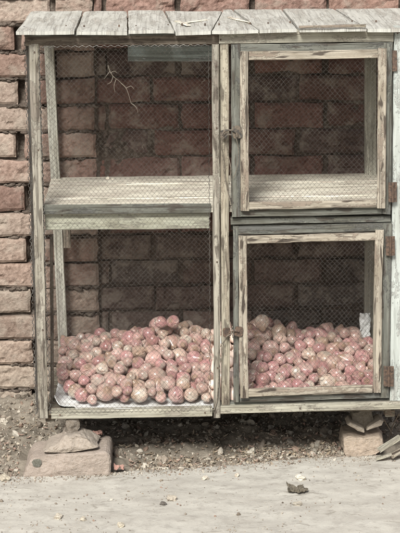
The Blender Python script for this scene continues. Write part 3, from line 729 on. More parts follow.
# ------------------------------------------------------------------ onions
# centres in half millimetres and radii in fifths of a millimetre: first the onions one can see, then the buried ones
VIS = [
    (-817, 302, 462, 119), (848, 316, 480, 165), (642, 130, 449, 87), (-560, 316, 480, 165), (-713, 303, 470, 140), (-47, 207, 464, 125), (730, 136, 457, 108), (961, 173, 463, 122),
    (727, 293, 474, 151), (-438, 502, 470, 140), (-583, 422, 508, 124), (-337, 338, 467, 132), (-417, 399, 494, 138), (-383, 215, 472, 146), (-468, 115, 452, 96), (910, 237, 502, 102),
    (553, 224, 471, 142), (-26, 425, 494, 119), (664, 210, 460, 116), (785, 200, 501, 140), (1028, 95, 465, 128), (-511, 201, 456, 106), (-734, 134, 459, 113), (876, 476, 474, 151),
    (557, 385, 514, 145), (874, 111, 475, 152), (312, 201, 465, 127), (-786, 409, 480, 164), (-276, 184, 466, 131), (458, 188, 461, 117), (-780, 541, 471, 143), (-612, 741, 521, 94),
    (674, 147, 501, 78), (483, 477, 545, 143), (380, 640, 583, 120), (-604, 546, 530, 145), (-495, 448, 533, 120), (-586, 135, 475, 152), (523, 293, 533, 111), (782, 84, 489, 99),
    (-679, 207, 458, 109), (929, 558, 537, 150), (-59, 114, 459, 112), (706, 219, 521, 78), (662, 332, 547, 121), (-546, 662, 533, 128), (43, 406, 550, 119), (-778, 322, 534, 102),
    (-109, 257, 518, 125), (-521, 569, 585, 122), (445, 104, 450, 89), (-392, 474, 551, 112), (584, 87, 453, 96), (-639, 254, 515, 110), (-460, 503, 592, 109), (-547, 755, 585, 145),
    (-269, 274, 531, 158), (389, 545, 544, 125), (610, 544, 569, 121), (-376, 101, 471, 142), (-700, 374, 543, 127), (-862, 488, 456, 106), (455, 346, 552, 118), (359, 114, 462, 121),
    (1104, 126, 499, 100), (572, 456, 583, 113), (1006, 390, 516, 122), (941, 449, 556, 128), (-459, 168, 512, 109), (-725, 596, 547, 136), (-404, 299, 529, 123), (962, 698, 591, 129),
    (-352, 707, 593, 142), (-638, 461, 569, 111), (368, 395, 537, 140), (-380, 565, 601, 132), (722, 416, 553, 137), (1097, 394, 545, 117), (-113, 360, 521, 115), (389, 181, 524, 128),
    (3, 555, 542, 150), (-639, 634, 548, 107), (-243, 729, 612, 149), (704, 669, 606, 129), (902, 771, 595, 119), (516, 121, 491, 126), (-850, 509, 546, 136), (-273, 583, 589, 146),
    (-504, 364, 555, 105), (-443, 764, 634, 153), (737, 915, 606, 137), (-596, 672, 609, 111), (1034, 515, 562, 150), (-13, 281, 521, 112), (440, 256, 521, 104), (455, 550, 623, 141),
    (-31, 358, 550, 107), (-777, 686, 531, 115), (695, 505, 588, 120), (271, 399, 574, 126), (-152, 98, 468, 134), (570, 631, 575, 125), (-339, 851, 637, 130), (-291, 454, 585, 141),
    (854, 617, 585, 129), (939, 293, 548, 99), (-109, 167, 515, 108), (398, 467, 592, 106), (800, 511, 555, 151), (1094, 715, 597, 124), (-133, 518, 586, 159), (786, 795, 621, 165),
    (-778, 214, 463, 122), (414, 75, 498, 78), (-123, 908, 616, 156), (283, 126, 497, 98), (-854, 737, 545, 126), (796, 686, 614, 115), (-763, 513, 554, 87), (-40, 605, 615, 102),
    (-866, 596, 540, 94), (-249, 98, 454, 99), (547, 562, 621, 96), (599, 148, 506, 102), (-35, 460, 584, 133), (590, 715, 610, 111), (1015, 773, 628, 126), (-396, 642, 633, 86),
    (-104, 808, 650, 121), (61, 486, 579, 103), (345, 553, 627, 121), (-201, 163, 521, 116), (-176, 644, 636, 140), (-21, 736, 635, 126), (-750, 444, 569, 99), (645, 604, 619, 100),
    (1096, 597, 581, 119), (320, 762, 677, 152), (-174, 296, 559, 99), (-272, 915, 680, 136), (59, 221, 527, 110), (-296, 656, 654, 111), (-337, 335, 561, 90), (845, 406, 558, 144),
    (-182, 382, 567, 107), (-32, 880, 647, 103), (-151, 736, 641, 100), (-194, 442, 618, 99), (-688, 853, 592, 136), (1050, 265, 524, 108), (657, 724, 641, 80), (-812, 803, 603, 125),
    (841, 914, 632, 140), (-298, 75, 494, 78), (773, 336, 551, 107), (415, 693, 666, 153), (286, 615, 648, 107), (1019, 895, 605, 151), (-514, 80, 494, 89), (521, 634, 656, 118),
    (-321, 763, 669, 115), (506, 399, 594, 102), (-718, 679, 598, 117), (593, 808, 631, 118), (1037, 174, 504, 100), (34, 87, 446, 81), (517, 749, 667, 145), (-821, 638, 571, 84),
    (-487, 244, 515, 93), (-603, 833, 627, 107), (-520, 649, 619, 98), (38, 629, 622, 107), (372, 925, 668, 114), (996, 603, 599, 113), (527, 858, 664, 113), (-83, 669, 642, 110),
    (861, 722, 644, 90), (884, 497, 588, 83), (664, 856, 627, 105), (626, 401, 570, 87), (52, 777, 661, 99), (-354, 242, 550, 82), (396, 604, 655, 82), (-565, 222, 506, 89),
    (850, 242, 542, 85), (-272, 823, 670, 78), (952, 832, 636, 99), (-542, 927, 620, 108), (9, 116, 507, 102), (872, 183, 526, 78), (-655, 577, 602, 99), (271, 298, 561, 100),
    (768, 597, 606, 105), (-106, 589, 644, 91), (-388, 936, 631, 84), (-797, 714, 611, 108), (-641, 927, 628, 108), (-27, 534, 626, 87), (-110, 411, 585, 97), (611, 921, 651, 121),
    (-454, 595, 615, 78), (-498, 842, 638, 96), (-859, 348, 528, 112), (328, 445, 617, 94), (392, 293, 572, 100), (458, 897, 691, 101), (-560, 478, 575, 95), (494, 192, 533, 94),
    (933, 932, 621, 94), (924, 371, 557, 78), (-87, 871, 690, 78), (-867, 423, 546, 89), (-700, 516, 586, 97), (872, 833, 628, 78), (327, 670, 678, 86), (-801, 572, 588, 96),
    (-203, 751, 700, 109), (-228, 509, 621, 95), (-215, 568, 657, 87), (1105, 209, 516, 96), (-734, 775, 610, 79), (623, 221, 529, 93), (-83, 310, 574, 86), (-665, 78, 447, 82),
    (943, 744, 661, 94), (-721, 229, 523, 97), (311, 172, 538, 78), (-310, 131, 521, 85), (-13, 811, 674, 95), (-430, 228, 543, 78), (-386, 389, 581, 103), (1055, 650, 616, 78),
    (598, 284, 546, 84), (924, 595, 618, 81), (426, 398, 608, 92), (982, 222, 530, 101), (-92, 734, 685, 92), (-614, 358, 556, 99), (762, 265, 550, 78), (-416, 845, 659, 78),
    (-316, 521, 631, 78), (-234, 681, 689, 85), (1006, 319, 554, 86), (898, 668, 627, 78), (-717, 939, 600, 78), (-246, 348, 589, 90), (-159, 814, 704, 78), (-765, 864, 623, 79),
    (956, 510, 609, 85), (-450, 75, 503, 78), (466, 449, 625, 82), (680, 75, 445, 78), (959, 106, 510, 88), (-3, 182, 524, 78), (-672, 118, 505, 88), (518, 936, 674, 86),
    (74, 678, 660, 78), (642, 81, 499, 93), (-177, 228, 548, 78), (325, 231, 552, 83), (-866, 885, 585, 94), (34, 326, 566, 83), (720, 734, 654, 84), (1036, 427, 578, 82),
    (-451, 413, 585, 78), (601, 652, 644, 78), (-608, 737, 643, 79), (44, 543, 622, 84), (-872, 673, 589, 81), (-658, 699, 640, 80), (883, 328, 566, 78), (-61, 938, 675, 80),
    (-394, 696, 666, 78), (696, 796, 646, 78), (-554, 408, 578, 78), (407, 660, 770, 130), (-244, 660, 775, 98), (-164, 650, 780, 102)]
HID = [
    (894, 735, 464, 125), (-227, 716, 461, 118), (457, 402, 470, 140), (977, 286, 467, 133), (792, 743, 464, 124), (-535, 486, 460, 114), (575, 319, 452, 95), (-261, 817, 457, 107),
    (-277, 620, 463, 123), (-330, 874, 459, 112), (301, 912, 459, 111), (137, 657, 464, 124), (-71, 713, 456, 105), (492, 298, 456, 104), (401, 264, 454, 99), (-503, 401, 456, 104),
    (782, 841, 449, 88), (990, 533, 459, 114), (-164, 794, 458, 109), (-179, 310, 469, 137), (944, 395, 455, 104), (743, 587, 454, 101), (691, 741, 464, 125), (420, 644, 480, 165),
    (-411, 598, 461, 116), (862, 204, 452, 95), (-591, 850, 459, 113), (935, 345, 504, 78), (365, 471, 466, 130), (315, 721, 459, 112), (963, 806, 465, 127), (431, 902, 465, 128),
    (35, 353, 468, 135), (-661, 400, 461, 117), (258, 488, 454, 100), (-629, 487, 456, 105), (-93, 398, 452, 96), (102, 791, 464, 125), (1047, 230, 453, 97), (-63, 315, 459, 113),
    (527, 857, 469, 139), (7, 827, 467, 132), (-539, 742, 469, 137), (403, 797, 476, 155), (965, 662, 467, 134), (363, 359, 453, 97), (846, 894, 463, 123), (445, 533, 465, 127),
    (312, 592, 453, 98), (228, 639, 450, 90), (164, 386, 465, 128), (869, 616, 467, 132), (308, 649, 519, 130), (279, 396, 471, 141), (-517, 583, 471, 142), (683, 471, 451, 93),
    (-196, 515, 466, 131), (-457, 287, 458, 109), (643, 615, 466, 130), (255, 809, 472, 145), (365, 719, 526, 103), (632, 283, 484, 98), (-669, 788, 469, 138), (-102, 484, 484, 129),
    (1100, 180, 450, 90), (544, 667, 477, 156), (129, 556, 454, 99), (172, 482, 462, 121), (418, 326, 486, 85), (665, 387, 467, 132), (-446, 572, 536, 109), (562, 525, 476, 155),
    (-620, 673, 467, 132), (743, 666, 479, 114), (119, 270, 466, 129), (-219, 781, 526, 120), (-390, 717, 479, 163), (248, 286, 464, 126), (19, 519, 454, 100), (-678, 570, 463, 121),
    (500, 763, 459, 112), (176, 740, 448, 85), (493, 582, 534, 122), (-322, 466, 476, 154), (742, 731, 543, 120), (207, 97, 465, 127), (-423, 911, 473, 147), (-610, 821, 541, 118),
    (-294, 692, 515, 111), (964, 736, 514, 94), (-151, 671, 458, 111), (-702, 482, 507, 127), (1083, 581, 475, 154), (639, 841, 473, 146), (-325, 805, 537, 158), (848, 808, 498, 117),
    (78, 450, 469, 137), (-162, 207, 458, 109), (1070, 457, 472, 144), (337, 295, 504, 126), (791, 605, 518, 110), (217, 712, 527, 156), (329, 857, 521, 116), (-838, 643, 469, 138),
    (-220, 903, 464, 124), (730, 910, 481, 150), (-347, 606, 522, 115), (200, 903, 465, 127), (-177, 416, 464, 124), (30, 252, 456, 104), (-130, 737, 499, 94), (1078, 337, 469, 137),
    (-462, 810, 523, 162), (48, 170, 458, 111), (702, 590, 543, 131), (1050, 859, 468, 134), (-542, 923, 458, 109), (729, 815, 489, 96), (49, 700, 461, 117), (305, 531, 508, 114),
    (460, 857, 550, 132), (-293, 933, 496, 93), (-447, 662, 566, 139), (639, 466, 522, 124), (-84, 594, 474, 149), (85, 894, 461, 118), (-21, 674, 540, 165), (218, 563, 480, 123),
    (-739, 644, 461, 119), (-752, 899, 468, 134), (1081, 736, 474, 149), (-353, 913, 557, 136), (367, 792, 581, 133), (1039, 660, 538, 130), (-504, 915, 539, 125), (119, 337, 547, 145),
    (-789, 749, 464, 124), (220, 605, 575, 148), (270, 780, 587, 117), (289, 692, 604, 120), (779, 412, 467, 131), (-840, 837, 503, 159), (899, 674, 531, 106), (745, 489, 478, 88),
    (464, 722, 508, 78), (585, 760, 452, 94), (166, 833, 533, 140), (638, 691, 532, 133), (835, 731, 546, 119), (-745, 794, 535, 123), (194, 198, 467, 132), (-123, 854, 445, 78),
    (-257, 386, 513, 130), (303, 457, 528, 84), (-70, 904, 504, 165), (136, 938, 498, 81), (38, 916, 543, 134), (-72, 791, 450, 91), (805, 875, 546, 122), (941, 889, 450, 90),
    (-337, 393, 528, 82), (559, 778, 539, 147), (986, 922, 509, 121), (-192, 606, 518, 140), (-438, 886, 598, 118), (910, 867, 557, 151), (230, 465, 525, 105), (697, 849, 552, 107),
    (-107, 809, 513, 100), (1085, 812, 559, 148), (144, 441, 530, 98), (-205, 459, 540, 110), (219, 345, 525, 106), (-109, 619, 569, 114), (322, 581, 560, 78), (116, 178, 496, 90),
    (-238, 887, 572, 165), (108, 721, 530, 126), (-96, 750, 575, 124), (190, 925, 554, 112), (151, 685, 620, 148), (662, 773, 580, 122), (23, 780, 556, 132), (183, 399, 583, 103),
    (109, 785, 600, 118), (-631, 925, 474, 112), (460, 764, 569, 116), (-544, 851, 580, 96), (-55, 829, 576, 107), (-787, 916, 564, 134), (591, 925, 496, 113), (-156, 820, 575, 107),
    (989, 802, 549, 101), (276, 502, 588, 120), (117, 519, 526, 114), (88, 599, 501, 96), (-203, 817, 645, 112), (-692, 927, 534, 108), (1086, 934, 445, 78), (476, 669, 577, 133),
    (606, 870, 565, 118), (278, 924, 547, 115), (194, 782, 648, 135), (46, 853, 619, 124), (57, 703, 599, 99), (256, 226, 529, 104), (114, 583, 598, 134), (385, 923, 545, 117),
    (-692, 707, 519, 113), (185, 510, 580, 111), (237, 872, 611, 123), (441, 925, 614, 114), (442, 822, 643, 131), (332, 885, 603, 110), (182, 556, 636, 78), (-660, 757, 588, 123),
    (1111, 909, 495, 82), (-597, 914, 554, 116), (109, 97, 461, 117), (533, 920, 596, 125), (119, 903, 546, 79), (233, 669, 656, 87), (186, 269, 525, 103), (104, 924, 616, 114),
    (-185, 884, 691, 103), (181, 923, 666, 118), (298, 864, 682, 119), (133, 852, 648, 103), (112, 416, 589, 87), (1113, 477, 543, 78), (407, 780, 711, 95), (18, 935, 625, 89),
    (76, 131, 519, 78), (374, 850, 677, 80), (131, 226, 538, 80), (-230, 834, 711, 78), (-869, 931, 445, 78), (153, 128, 515, 79), (223, 451, 610, 80), (117, 751, 669, 83),
    (280, 938, 621, 79), (304, 938, 696, 79), (121, 499, 614, 80), (223, 148, 525, 80), (245, 550, 638, 78), (1113, 896, 556, 79)]
def dec(s): return [(a/2000, b/2000, c/2000, d/5000) for a, b, c, d in s]
def onion_verts(seed, nu=22, nv=16, hi=True):
    rr_ = random.Random(seed); sq = rr_.uniform(.80, 1.0); neck = rr_.uniform(.22, .55); lob = rr_.uniform(.02, .07); lp = rr_.uniform(0, 6)
    bend = rr_.uniform(-.25, .25); V = []
    for j in range(nv+1):
        th = math.pi*j/nv
        for i in range(nu):
            ph = 2*math.pi*i/nu
            r_ = math.sin(th)**.92; z = math.cos(th)
            if z > .70: k = (z-.70)/.30; r_ = r_*(1-.30*k)+.055*k; z = z+neck*k**1.6
            if z < -.88: z = -.88-(z+.88)*-.35
            z *= sq if z > 0 else sq*.95
            q = Vector((math.cos(ph)*r_, math.sin(ph)*r_, z))
            f = 1+lob*math.cos(2*ph+lp)+.02*noise.noise(Vector((math.cos(ph)*2.2, math.sin(ph)*2.2, seed)))*1.5+.055*noise.noise(q*1.4+Vector((seed, 0, 0)))
            f += .010*math.sin(ph*11+seed+z)
            x = q.x*f; y = q.y*f
            if z > .6: x += bend*(z-.6)**1.2
            V.append(Vector((x, y, z)))
    F = [(j*nu+i, (j+1)*nu+i, (j+1)*nu+(i+1) % nu, j*nu+(i+1) % nu) for j in range(nv) for i in range(nu)]
    return V, F
def onion_mesh(seed, mat):
    mb = MB(); V, F = onion_verts(seed); mb.add(V, F); rr_ = random.Random(seed+100)
    # loose flakes of papery skin lifting off
    for f_ in range(rr_.choice([1, 2, 2, 3])):
        t0, p0 = rr_.uniform(.5, 2.3), rr_.uniform(0, 6.28); dt, dp = rr_.uniform(.3, .7), rr_.uniform(.3, .8); n = 6; W_ = []
        for j in range(n+1):
            for i in range(n+1):
                th = t0+dt*(j/n-.5)*(1+.3*noise.noise(Vector((i, seed, f_)))); ph = p0+dp*(i/n-.5)*(1+.35*noise.noise(Vector((j, seed, f_+3))))/max(.4, math.sin(th))
                th = max(.15, min(2.9, th)); e = max(abs(i/n-.5), abs(j/n-.5))*2
                k = 1.035+.07*max(0, (i/n-.4))**1.5*rr_.uniform(.6, 1.4)+.03*noise.noise(Vector((i*.6, j*.6, seed+f_)))
                s_ = .93
                W_.append(Vector((math.sin(th)*math.cos(ph)*k, math.sin(th)*math.sin(ph)*k, math.cos(th)*k*s_)))
        mb.add(W_, [(j*(n+1)+i, j*(n+1)+i+1, (j+1)*(n+1)+i+1, (j+1)*(n+1)+i) for j in range(n) for i in range(n)])
    # dry root tuft
    for k in range(7):
        a_ = rr_.uniform(0, 6.28); b_ = rr_.uniform(.02, .16)
        tube(mb, [(b_*.5*math.cos(a_), b_*.5*math.sin(a_), -.80), (b_*1.6*math.cos(a_), b_*1.6*math.sin(a_), -.93-rr_.uniform(0, .06))], .012, 3)
    o = mb.build('onion', mat, smooth=True, origin=Vector((0, 0, 0)))
    me = o.data; bpy.data.objects.remove(o); return me
NSH = 7
LIB = {k: [onion_mesh(i*13+j*5+1, ONI[k]) for i in range(NSH)] for j, k in enumerate(ONI)}
orr = random.Random(8); items = []
vis = dec(VIS)
XM = .085
feats = {'cream_top': at(262, 321.5, .33), 'pair_a': at(160.5, 322, .33), 'pair_b': at(173, 321.5, .325)}
for idx, (x, y, z, r) in enumerate(vis):
    f = None
    for k, p in feats.items():
        if (Vector((x, y, z))-p).length < .004: f = k
    side = 'left' if x < XM else 'right'
    a_ = orr.random()
    col = 'deep pink' if a_ < .30 else ('pale pink' if a_ < .78 else 'cream')
    if side == 'right': col = 'deep pink' if a_ < .42 else ('pale pink' if a_ < .83 else 'cream')
    if f == 'cream_top': col = 'cream'
    elif f: col = 'deep pink'
    items.append(dict(p=(x, y, z), r=r, col=col, side=side, f=f))
# place along the heap, row up the slope
for it in items:
    x, y, z = it['p']; d = Vector((x, y, z))-CAM; zz = d.dot(fw); u = 200+FPX*d.dot(RV)/zz; v = 266.5-FPX*d.dot(UV_)/zz; it['u'] = u; it['v'] = v
    if it['side'] == 'left':
        it['row'] = 'at the crest' if v < 343 else ('high up' if v < 361 else ('halfway down' if v < 379 else 'low down'))
        zn = 'corner post side' if u < 84 else ('left of centre' if u < 115 else ('centre' if u < 147 else ('right of centre' if u < 179 else 'middle post side')))
    else:
        it['row'] = 'at the crest' if v < 339 else ('high up' if v < 355 else ('halfway down' if v < 371 else 'low down'))
        zn = 'latch side' if u < 273 else ('left of centre' if u < 298 else ('centre' if u < 323 else ('right of centre' if u < 348 else 'hinge side')))
    it['zone'] = zn
from collections import defaultdict
bins = defaultdict(list)
HP = {'left': 'in left heap', 'right': 'in right heap'}
for it in items:
    if not it['f']: bins[(it['side'], it['row'], it['zone'], it['col'])].append(it)
ordn = ['first', 'second', 'third', 'fourth', 'fifth', 'sixth', 'seventh', 'eighth', 'ninth', 'tenth']; num = ['', 'one', 'two', 'three', 'four', 'five', 'six', 'seven', 'eight', 'nine', 'ten']
for key, L in bins.items():
    L.sort(key=lambda i: i['u']); n = len(L)
    for k, it in enumerate(L):
        it['label'] = f"{key[3]} onion {key[1]} {HP[key[0]]}, {key[2]}"
        if n == 2: it['label'] += [', left one', ', right one'][k]
        elif n > 2: it['label'] += f", {ordn[k]} from left"
for it in items:
    if it['f'] == 'cream_top': it['label'] = 'large round cream onion sitting proud on the right heap beside the latch'
    if it['f'] == 'pair_a': it['label'] = 'left of the two deep pink onions side by side topping the left heap'
    if it['f'] == 'pair_b': it['label'] = 'right of the two deep pink onions side by side topping the left heap'
    me = orr.choice(LIB[it['col']])
    o = bpy.data.objects.new('onion', me); COL.objects.link(o); o.location = it['p']; s = it['r']*.975
    o.scale = (s*orr.uniform(.90, 1.10), s*orr.uniform(.94, 1.04), s*orr.uniform(.94, 1.16))
    o.rotation_mode = 'QUATERNION'; o.rotation_quaternion = Quaternion([orr.gauss(0, 1) for _ in range(4)]).normalized()
    tag(o, it['label'], 'onion', 'onions heaped behind the left wire mesh' if it['side'] == 'left' else 'onions heaped behind the lower right door')
mb = MB()
for k, (x, y, z, r) in enumerate(dec(HID)):
    V, F = onion_verts(k % 9, 12, 9); q = Quaternion([orr.gauss(0, 1) for _ in range(4)]).normalized()
    mb.add([q @ (p*r*.98)+Vector((x, y, z)) for p in V], F)
tag(mb.build('buried_onions', ONI['pale pink'], smooth=True, origin=Vector((0, 0, 0))), 'onions buried deep in the heap, glimpsed between the ones on top', 'onions', kind='stuff')

# ------------------------------------------------------------------ supports and loose stones
def solid(name, outline, Y0, depth, mat, label, cat, col=(1, 1, 1), rough=.004, parent=None, seed=0, bulge=.006, nd=6):
    """a lump with the outline seen in the photograph and real depth, rounded towards its back"""
    ps = [at(u, v, Y0) for u, v in outline]; n = 90; L = []
    per = [(ps[(i+1) % len(ps)]-ps[i]).length for i in range(len(ps))]; T = sum(per)
    for k in range(n):
        d = T*k/n; i = 0
        while d > per[i]: d -= per[i]; i += 1
        L.append(ps[i].lerp(ps[(i+1) % len(ps)], d/per[i]))
    # soften corners
    for _ in range(2): L = [(L[i-1]+L[i]*3+L[(i+1) % n])/5 for i in range(n)]
    c = sum(L, Vector())/n; V = []; rings = []
    secs = [(0, .0)]+[(0, k/9) for k in range(1, 9)]+[(.001, .95), (.006, .99), (.010, 1.0)]+[((k+1)/nd*depth, 1.0) for k in range(nd)]+[(depth+.006, .9), (depth+.008, .5), (depth+.008, 0)]
    for yy, k in secs:
        for p in L:
            q = c+(p-c)*k; y = Y0+yy-bulge*(1-k)*(1 if yy < .02 else 0)
            nn = noise.noise(Vector((q.x*18, y*18, q.z*18+seed)))+.6*noise.noise(Vector((q.x*50, y*50, q.z*50+seed)))+.3*noise.noise(Vector((q.x*120, y*120, q.z*120+seed)))
            dr = (p-c).normalized(); q2 = q+dr*(rough*nn*(k > .5))+Vector((0, rough*nn*(k <= .9)*(1 if yy < .02 else -1), 0)); V.append((q2.x, y+(q2.y-q.y), q2.z))
    m = len(secs); F = [(j*n+i, j*n+(i+1) % n, (j+1)*n+(i+1) % n, (j+1)*n+i) for j in range(m-1) for i in range(n)]
    mb = MB(); mb.add(V, [tuple(reversed(f)) for f in F], None, col); o = mb.build(name, mat, parent, smooth=False)
    return tag(o, label, cat) if parent is None else o
SUP = (.30, .255, .22)
b1 = solid('stone_block', [(22.5, 481), (25, 470), (29, 461), (34, 458), (55, 455.5), (107, 452), (111, 456), (111.5, 466), (111, 479), (70, 481)], -.055, .15, M['stone'], 'large pinkish tan block with a dark round stain under the cabinet\'s left corner', 'block', SUP, .004, seed=3)
# the stain on its face
mb = MB(); p = at(36.8, 463, -.0595); V = [p+Vector((0, .001, 0))]
for k in range(22):
    a_ = k/22*6.283; q = (.0145+.004*noise.noise(Vector((math.cos(a_)*2, math.sin(a_)*2, 1)))); V.append(p+Vector((q*math.cos(a_), .003, q*math.sin(a_)*.9)))
mb.add(V, [(0, 1+k, 1+(k+1) % 22) for k in range(22)], None, (.12, .12, .10)); mb.v = [(a[0], a[1]-.004, a[2]) for a in mb.v]
mb.build('stain', M['stone'], b1)
solid('flat_rock', [(43, 453), (49, 447), (60, 443.5), (65, 436.5), (80, 436), (90, 441), (100, 448), (86, 450.5), (68, 454)], -.045, .10, M['stone'], 'wedge shaped tan rock lying on the pinkish block', 'rock', (.31, .27, .23), .007, seed=8)
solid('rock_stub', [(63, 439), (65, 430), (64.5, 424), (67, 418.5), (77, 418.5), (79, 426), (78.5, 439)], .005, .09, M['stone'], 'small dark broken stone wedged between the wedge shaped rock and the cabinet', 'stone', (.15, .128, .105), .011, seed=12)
solid('support_stone', [(343, 452), (343.5, 439), (352, 437), (366, 438), (381, 436), (384, 440), (385, 447), (378, 455), (364, 459), (352, 461.5), (347, 459)], .095, .12, M['stone'], 'rounded brown stone block under the right end of the cabinet', 'stone', (.34, .28, .225), .005, seed=21)
solid('brick_chip', [(346.5, 424.5), (350, 421.5), (364.5, 429), (364.5, 433), (358, 431.5)], .10, .06, M['stone'], 'flat pale chip leaning left on the brown support stone', 'chip', (.42, .37, .31), .003, seed=31)
solid('brick_chip', [(366, 431), (367, 427.5), (380, 420), (384, 421), (382.5, 425.5)], .10, .06, M['stone'], 'flat pale chip leaning right on the brown support stone', 'chip', (.42, .37, .31), .003, seed=35)
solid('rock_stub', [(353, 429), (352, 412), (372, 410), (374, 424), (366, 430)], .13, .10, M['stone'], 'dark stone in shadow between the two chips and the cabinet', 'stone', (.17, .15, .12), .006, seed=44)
def slab(name, u0, v0, u1, v1, z0, z1, w_, t, label, cat, mat, seed):
    A = gnd(u0, v0, z0); B = gnd(u1, v1, z1); random.seed(seed); m_ = MB(); d = (B-A).normalized(); s_v = Vector((-d.y, d.x, 0)).normalized()*w_
    board(m_, A, B, s_v, Vector((0, 0, -t)), jit=.006, nick=.03, step=.012, ch=.002); return tag(m_.build(name, mat), label, cat)
slab('wood_scrap', 380, 449.5, 399, 437, .05, .085, .030, .009, 'pale split piece of wood leaning in the rubble right of the support stone', 'wood scrap', M['rail'], 3)
slab('wood_scrap', 376, 457, 391, 452.5, .022, .035, .020, .009, 'short pale wood scrap lying flat beside the support stone', 'wood scrap', M['rail'], 5)
slab('wood_scrap', 392, 455, 404, 447, .03, .05, .022, .009, 'pale wood scrap cut by the right edge of the picture', 'wood scrap', M['bead'], 6)
random.seed(77)

# ------------------------------------------------------------------ rubble and litter
rs = random.Random(31)
TINTS = [(.25, .215, .175), (.31, .275, .225), (.19, .16, .13), (.38, .35, .30), (.25, .18, .14), (.15, .125, .10), (.28, .235, .185), (.22, .19, .155), (.46, .43, .37)]
BLOCK = [(-.56, -.22, -.09, .10), (.50, .66, .08, .24)]
g = MB(); cnt = 0
while cnt < 9500:
    x = rs.uniform(-1.5, 1.5); k = rs.random()
    e = edge(x)
    if abs(x) > .8 and rs.random() < .55: continue
    if k < .50: y = e+abs(rs.gauss(0, .055))-.006
    else: y = rs.uniform(e, WALL_Y)
    if y > WALL_Y-.01: continue
    if any(a <= x <= b and c <= y <= d_ for a, b, c, d_ in BLOCK): continue
    s = min(.011, .0018*math.exp(abs(rs.gauss(0, .62)))) if k < .5 else min(.015, .0020*math.exp(abs(rs.gauss(0, .7))))
    random.seed(rs.random()); c = rs.choice(TINTS); f = rs.uniform(.7, 1.15)
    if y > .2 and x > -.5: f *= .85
    rock(g, (x, y, dirt_z(x, y)+s*.25), (s*rs.uniform(.8, 1.5), s*rs.uniform(.7, 1.1), s*rs.uniform(.45, .9)), sub=1 if s < .007 else 2, rough=.5, col=tuple(q*f for q in c), boxy=rs.choice([0, .3, .6]))
    cnt += 1
tag(g.build('gravel', M['stone'], smooth=False, origin=Vector((0, 0, 0))), 'mixed gravel and broken brick bits strewn along the dirt under the cabinet', 'gravel', kind='stuff')
# dry leaf and onion-skin litter
g = MB()
for i in range(2600):
    x = rs.uniform(-1.1, 1.1); e = edge(x); y = e+abs(rs.gauss(0, .10)) if rs.random() < .7 else rs.uniform(e, WALL_Y-.02)
    if x < -.45 and rs.random() < .6: y = rs.uniform(e, WALL_Y-.02)
    if y > WALL_Y-.02 or any(a <= x <= b and c <= y <= d_ for a, b, c, d_ in BLOCK): continue
    L_ = rs.uniform(.006, .020); W_ = L_*rs.uniform(.2, .6); q = Quaternion((0, 0, 1), rs.uniform(0, 6.28)) @ Quaternion((1, 0, 0), rs.gauss(0, .5)) @ Quaternion((0, 1, 0), rs.gauss(0, .4))
    cur = rs.uniform(.1, .6)*L_; V = []
    for a_ in range(4):
        t = a_/3; ww = W_*(.25+math.sin(t*math.pi)*.75)
        for sgn in (-1, 0, 1): V.append(q @ Vector(((t-.5)*L_, sgn*ww*.5, cur*(abs(sgn)*.35+(t-.5)**2*2)))+Vector((x, y, dirt_z(x, y)+.004)))
    F = [(a_*3+b_, a_*3+b_+1, a_*3+b_+4, a_*3+b_+3) for a_ in range(3) for b_ in range(2)]
    c = rs.choice([(.33, .28, .21), (.25, .20, .145), (.44, .40, .33), (.19, .145, .105), (.31, .22, .18)])
    g.add(V, F, None, c)
tag(g.build('leaf_litter', M['stone'], smooth=False, origin=Vector((0, 0, 0))), 'dry leaf and onion skin litter scattered over the dirt', 'litter', kind='stuff')
# grit on the road
g = MB()
for i in range(4200):
    x = rs.uniform(-1.1, 1.1)
    if rs.random() < .45: d = abs(rs.gauss(0, .03))
    else: d = rs.uniform(0, .8)
    cl = noise.noise(Vector((x*3, d*6, 9)))
    if d > .06 and cl < .12 and rs.random() < .8: continue
    y = edge(x)-.006-d; s = .0009*math.exp(abs(rs.gauss(0, .6))); s = min(s, .006); random.seed(rs.random()); c = rs.choice(TINTS)
    rock(g, (x, y, road_z(x, y)+s*.2), (s*rs.uniform(.9, 1.7), s, s*.7), sub=1, rough=.5, col=c, boxy=.3)
tag(g.build('grit', M['stone'], smooth=False, origin=Vector((0, 0, 0))), 'fine grit scattered over the dusty road surface', 'grit', kind='stuff')
# single stones on the road, placed where the photograph has them
for (u, v, s, c, lab) in [(298, 504, .010, (.36, .33, .28), 'grey pebble on the road just below the dark dead leaf'), (300.5, 478, .013, (.60, .56, .48), 'flat pale chip on the road just above the dark dead leaf'),
      (58, 517, .011, (.46, .42, .35), 'tan pebble on the road near the bottom left'), (83, 519, .009, (.42, .38, .31), 'small tan pebble right of the larger one near the bottom left'), (121, 525, .010, (.45, .41, .33), 'tan pebble at the bottom edge left of centre'),
      (163, 503.5, .0075, (.10, .09, .08), 'small dark pebble on the road below the gravel'), (172, 498.5, .012, (.42, .38, .32), 'flat grey tan stone in the cluster on the road left of centre'),
      (205, 478, .009, (.50, .46, .39), 'pale pebble at the road edge under the middle posts'), (237, 475, .008, (.48, .43, .36), 'pale upright pebble at the road edge right of centre'), (5, 478, .016, (.40, .36, .29), 'tan stone at the road edge by the left side of the picture')]:
    p = gnd(u, v, .014); mb = MB(); random.seed(u*7); rock(mb, p, (s*1.25, s*.95, s*.6), rot=Quaternion((0, 0, 1), u), sub=3, rough=.45, col=c, boxy=.35); tag(mb.build('pebble', M['stone']), lab, 'pebble')
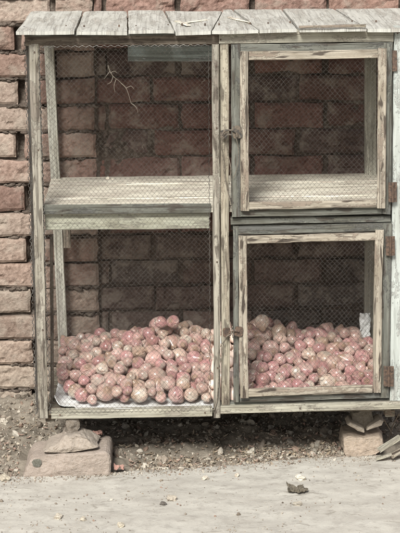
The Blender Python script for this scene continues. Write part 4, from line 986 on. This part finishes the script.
# dark dead leaf
p = gnd(297, 488.5, .018); mb = MB(); V = []; n = 12
for j in range(n+1):
    for i in range(n+1):
        s, t = i/n-.5, j/n-.5; th = math.atan2(t, s); rr_ = math.hypot(s, t)*(1+.22*math.cos(5*th+1)+.25*math.cos(2*th+.4)*min(1, math.hypot(s, t)*2.5))
        V.append((p.x+math.cos(th)*rr_*.044, p.y+math.sin(th)*rr_*.070, p.z-.005+.016*abs(noise.noise(Vector((s*5, t*5, 4))))+.006*rr_*rr_))
mb.add(V, [(j*(n+1)+i, j*(n+1)+i+1, (j+1)*(n+1)+i+1, (j+1)*(n+1)+i) for j in range(n) for i in range(n)], None, (.11, .095, .07))
o = mb.build('dead_leaf', M['stone']); o.modifiers.new('thickness', 'SOLIDIFY').thickness = .001; tag(o, 'dark curled dead leaf lying alone on the pale road', 'leaf')
for (u, v, z, s, lab) in ((97, 434.5, .10, .030, 'pinkish curled onion skin on top of the rock by the left block'), (119, 468, .02, .030, 'pinkish onion skin at the right foot of the left block')):
    q = gnd(u, v, z); crumple('onion_skin', (q.x, q.y, q.z), (s, s*.8, s*.45), lab, 'onion skin', M['stone'], u, 8, .6, (.36, .215, .18))
# twigs at the right, straw caught in the netting, crumbs on the shelf
for k, (pts, lab) in enumerate([([(384, 420), (391, 432), (397, 446)], 'thin dark twig leaning down beside the support stone'), ([(399, 414), (392, 428), (388, 444)], 'thin dark twig at the right edge crossing the other'), ([(22, 437), (30, 430), (37, 424)], 'thin twig in the dirt left of the cabinet post')]):
    m_ = MB(); Yt = .2 if k < 2 else .25
    tube(m_, smooth_path([at(a_, b_, Yt+.01*i) for i, (a_, b_) in enumerate(pts)]), .0022, 6, (.20, .16, .12), lambda t: 1-.6*t); tag(m_.build('twig', M['stone']), lab, 'twig')
m_ = MB(); w1 = lambda pts: tube(m_, smooth_path(pxpath(pts, -.0085)), .0006, 5, (.36, .33, .27), lambda t: 1-.5*t)
w1([(108, 65), (109.5, 70), (113, 76), (118, 80), (121, 83)]); w1([(110, 71), (107, 75), (104, 79)]); w1([(121, 83), (126, 88), (129, 96), (131, 103)]); w1([(116, 79), (114, 86), (115, 92)]); w1([(110.5, 73), (114, 71), (117, 73)]); w1([(126, 88), (131, 86), (134, 89)]); w1([(113, 76), (111, 82), (107, 84)]); w1([(131, 103), (136, 107), (138, 113)])
tag(m_.build('straw', M['stone']), 'pale forked straw caught in the upper left wire mesh', 'straw')
for (u, v, Y, s, lab) in ((107.5, 170.5, .46, .006, 'white crumb at the back of the shelf'), (112, 171.2, .45, .004, 'tiny crumb right of the white crumb on the shelf')):
    mb = MB(); p = at(u, v, Y); p.z = zs+s*.6; rock(mb, p, (s*1.3, s, s*.8), sub=2, rough=.4, col=(.75, .70, .60)); tag(mb.build('crumb', M['stone']), lab, 'crumb')
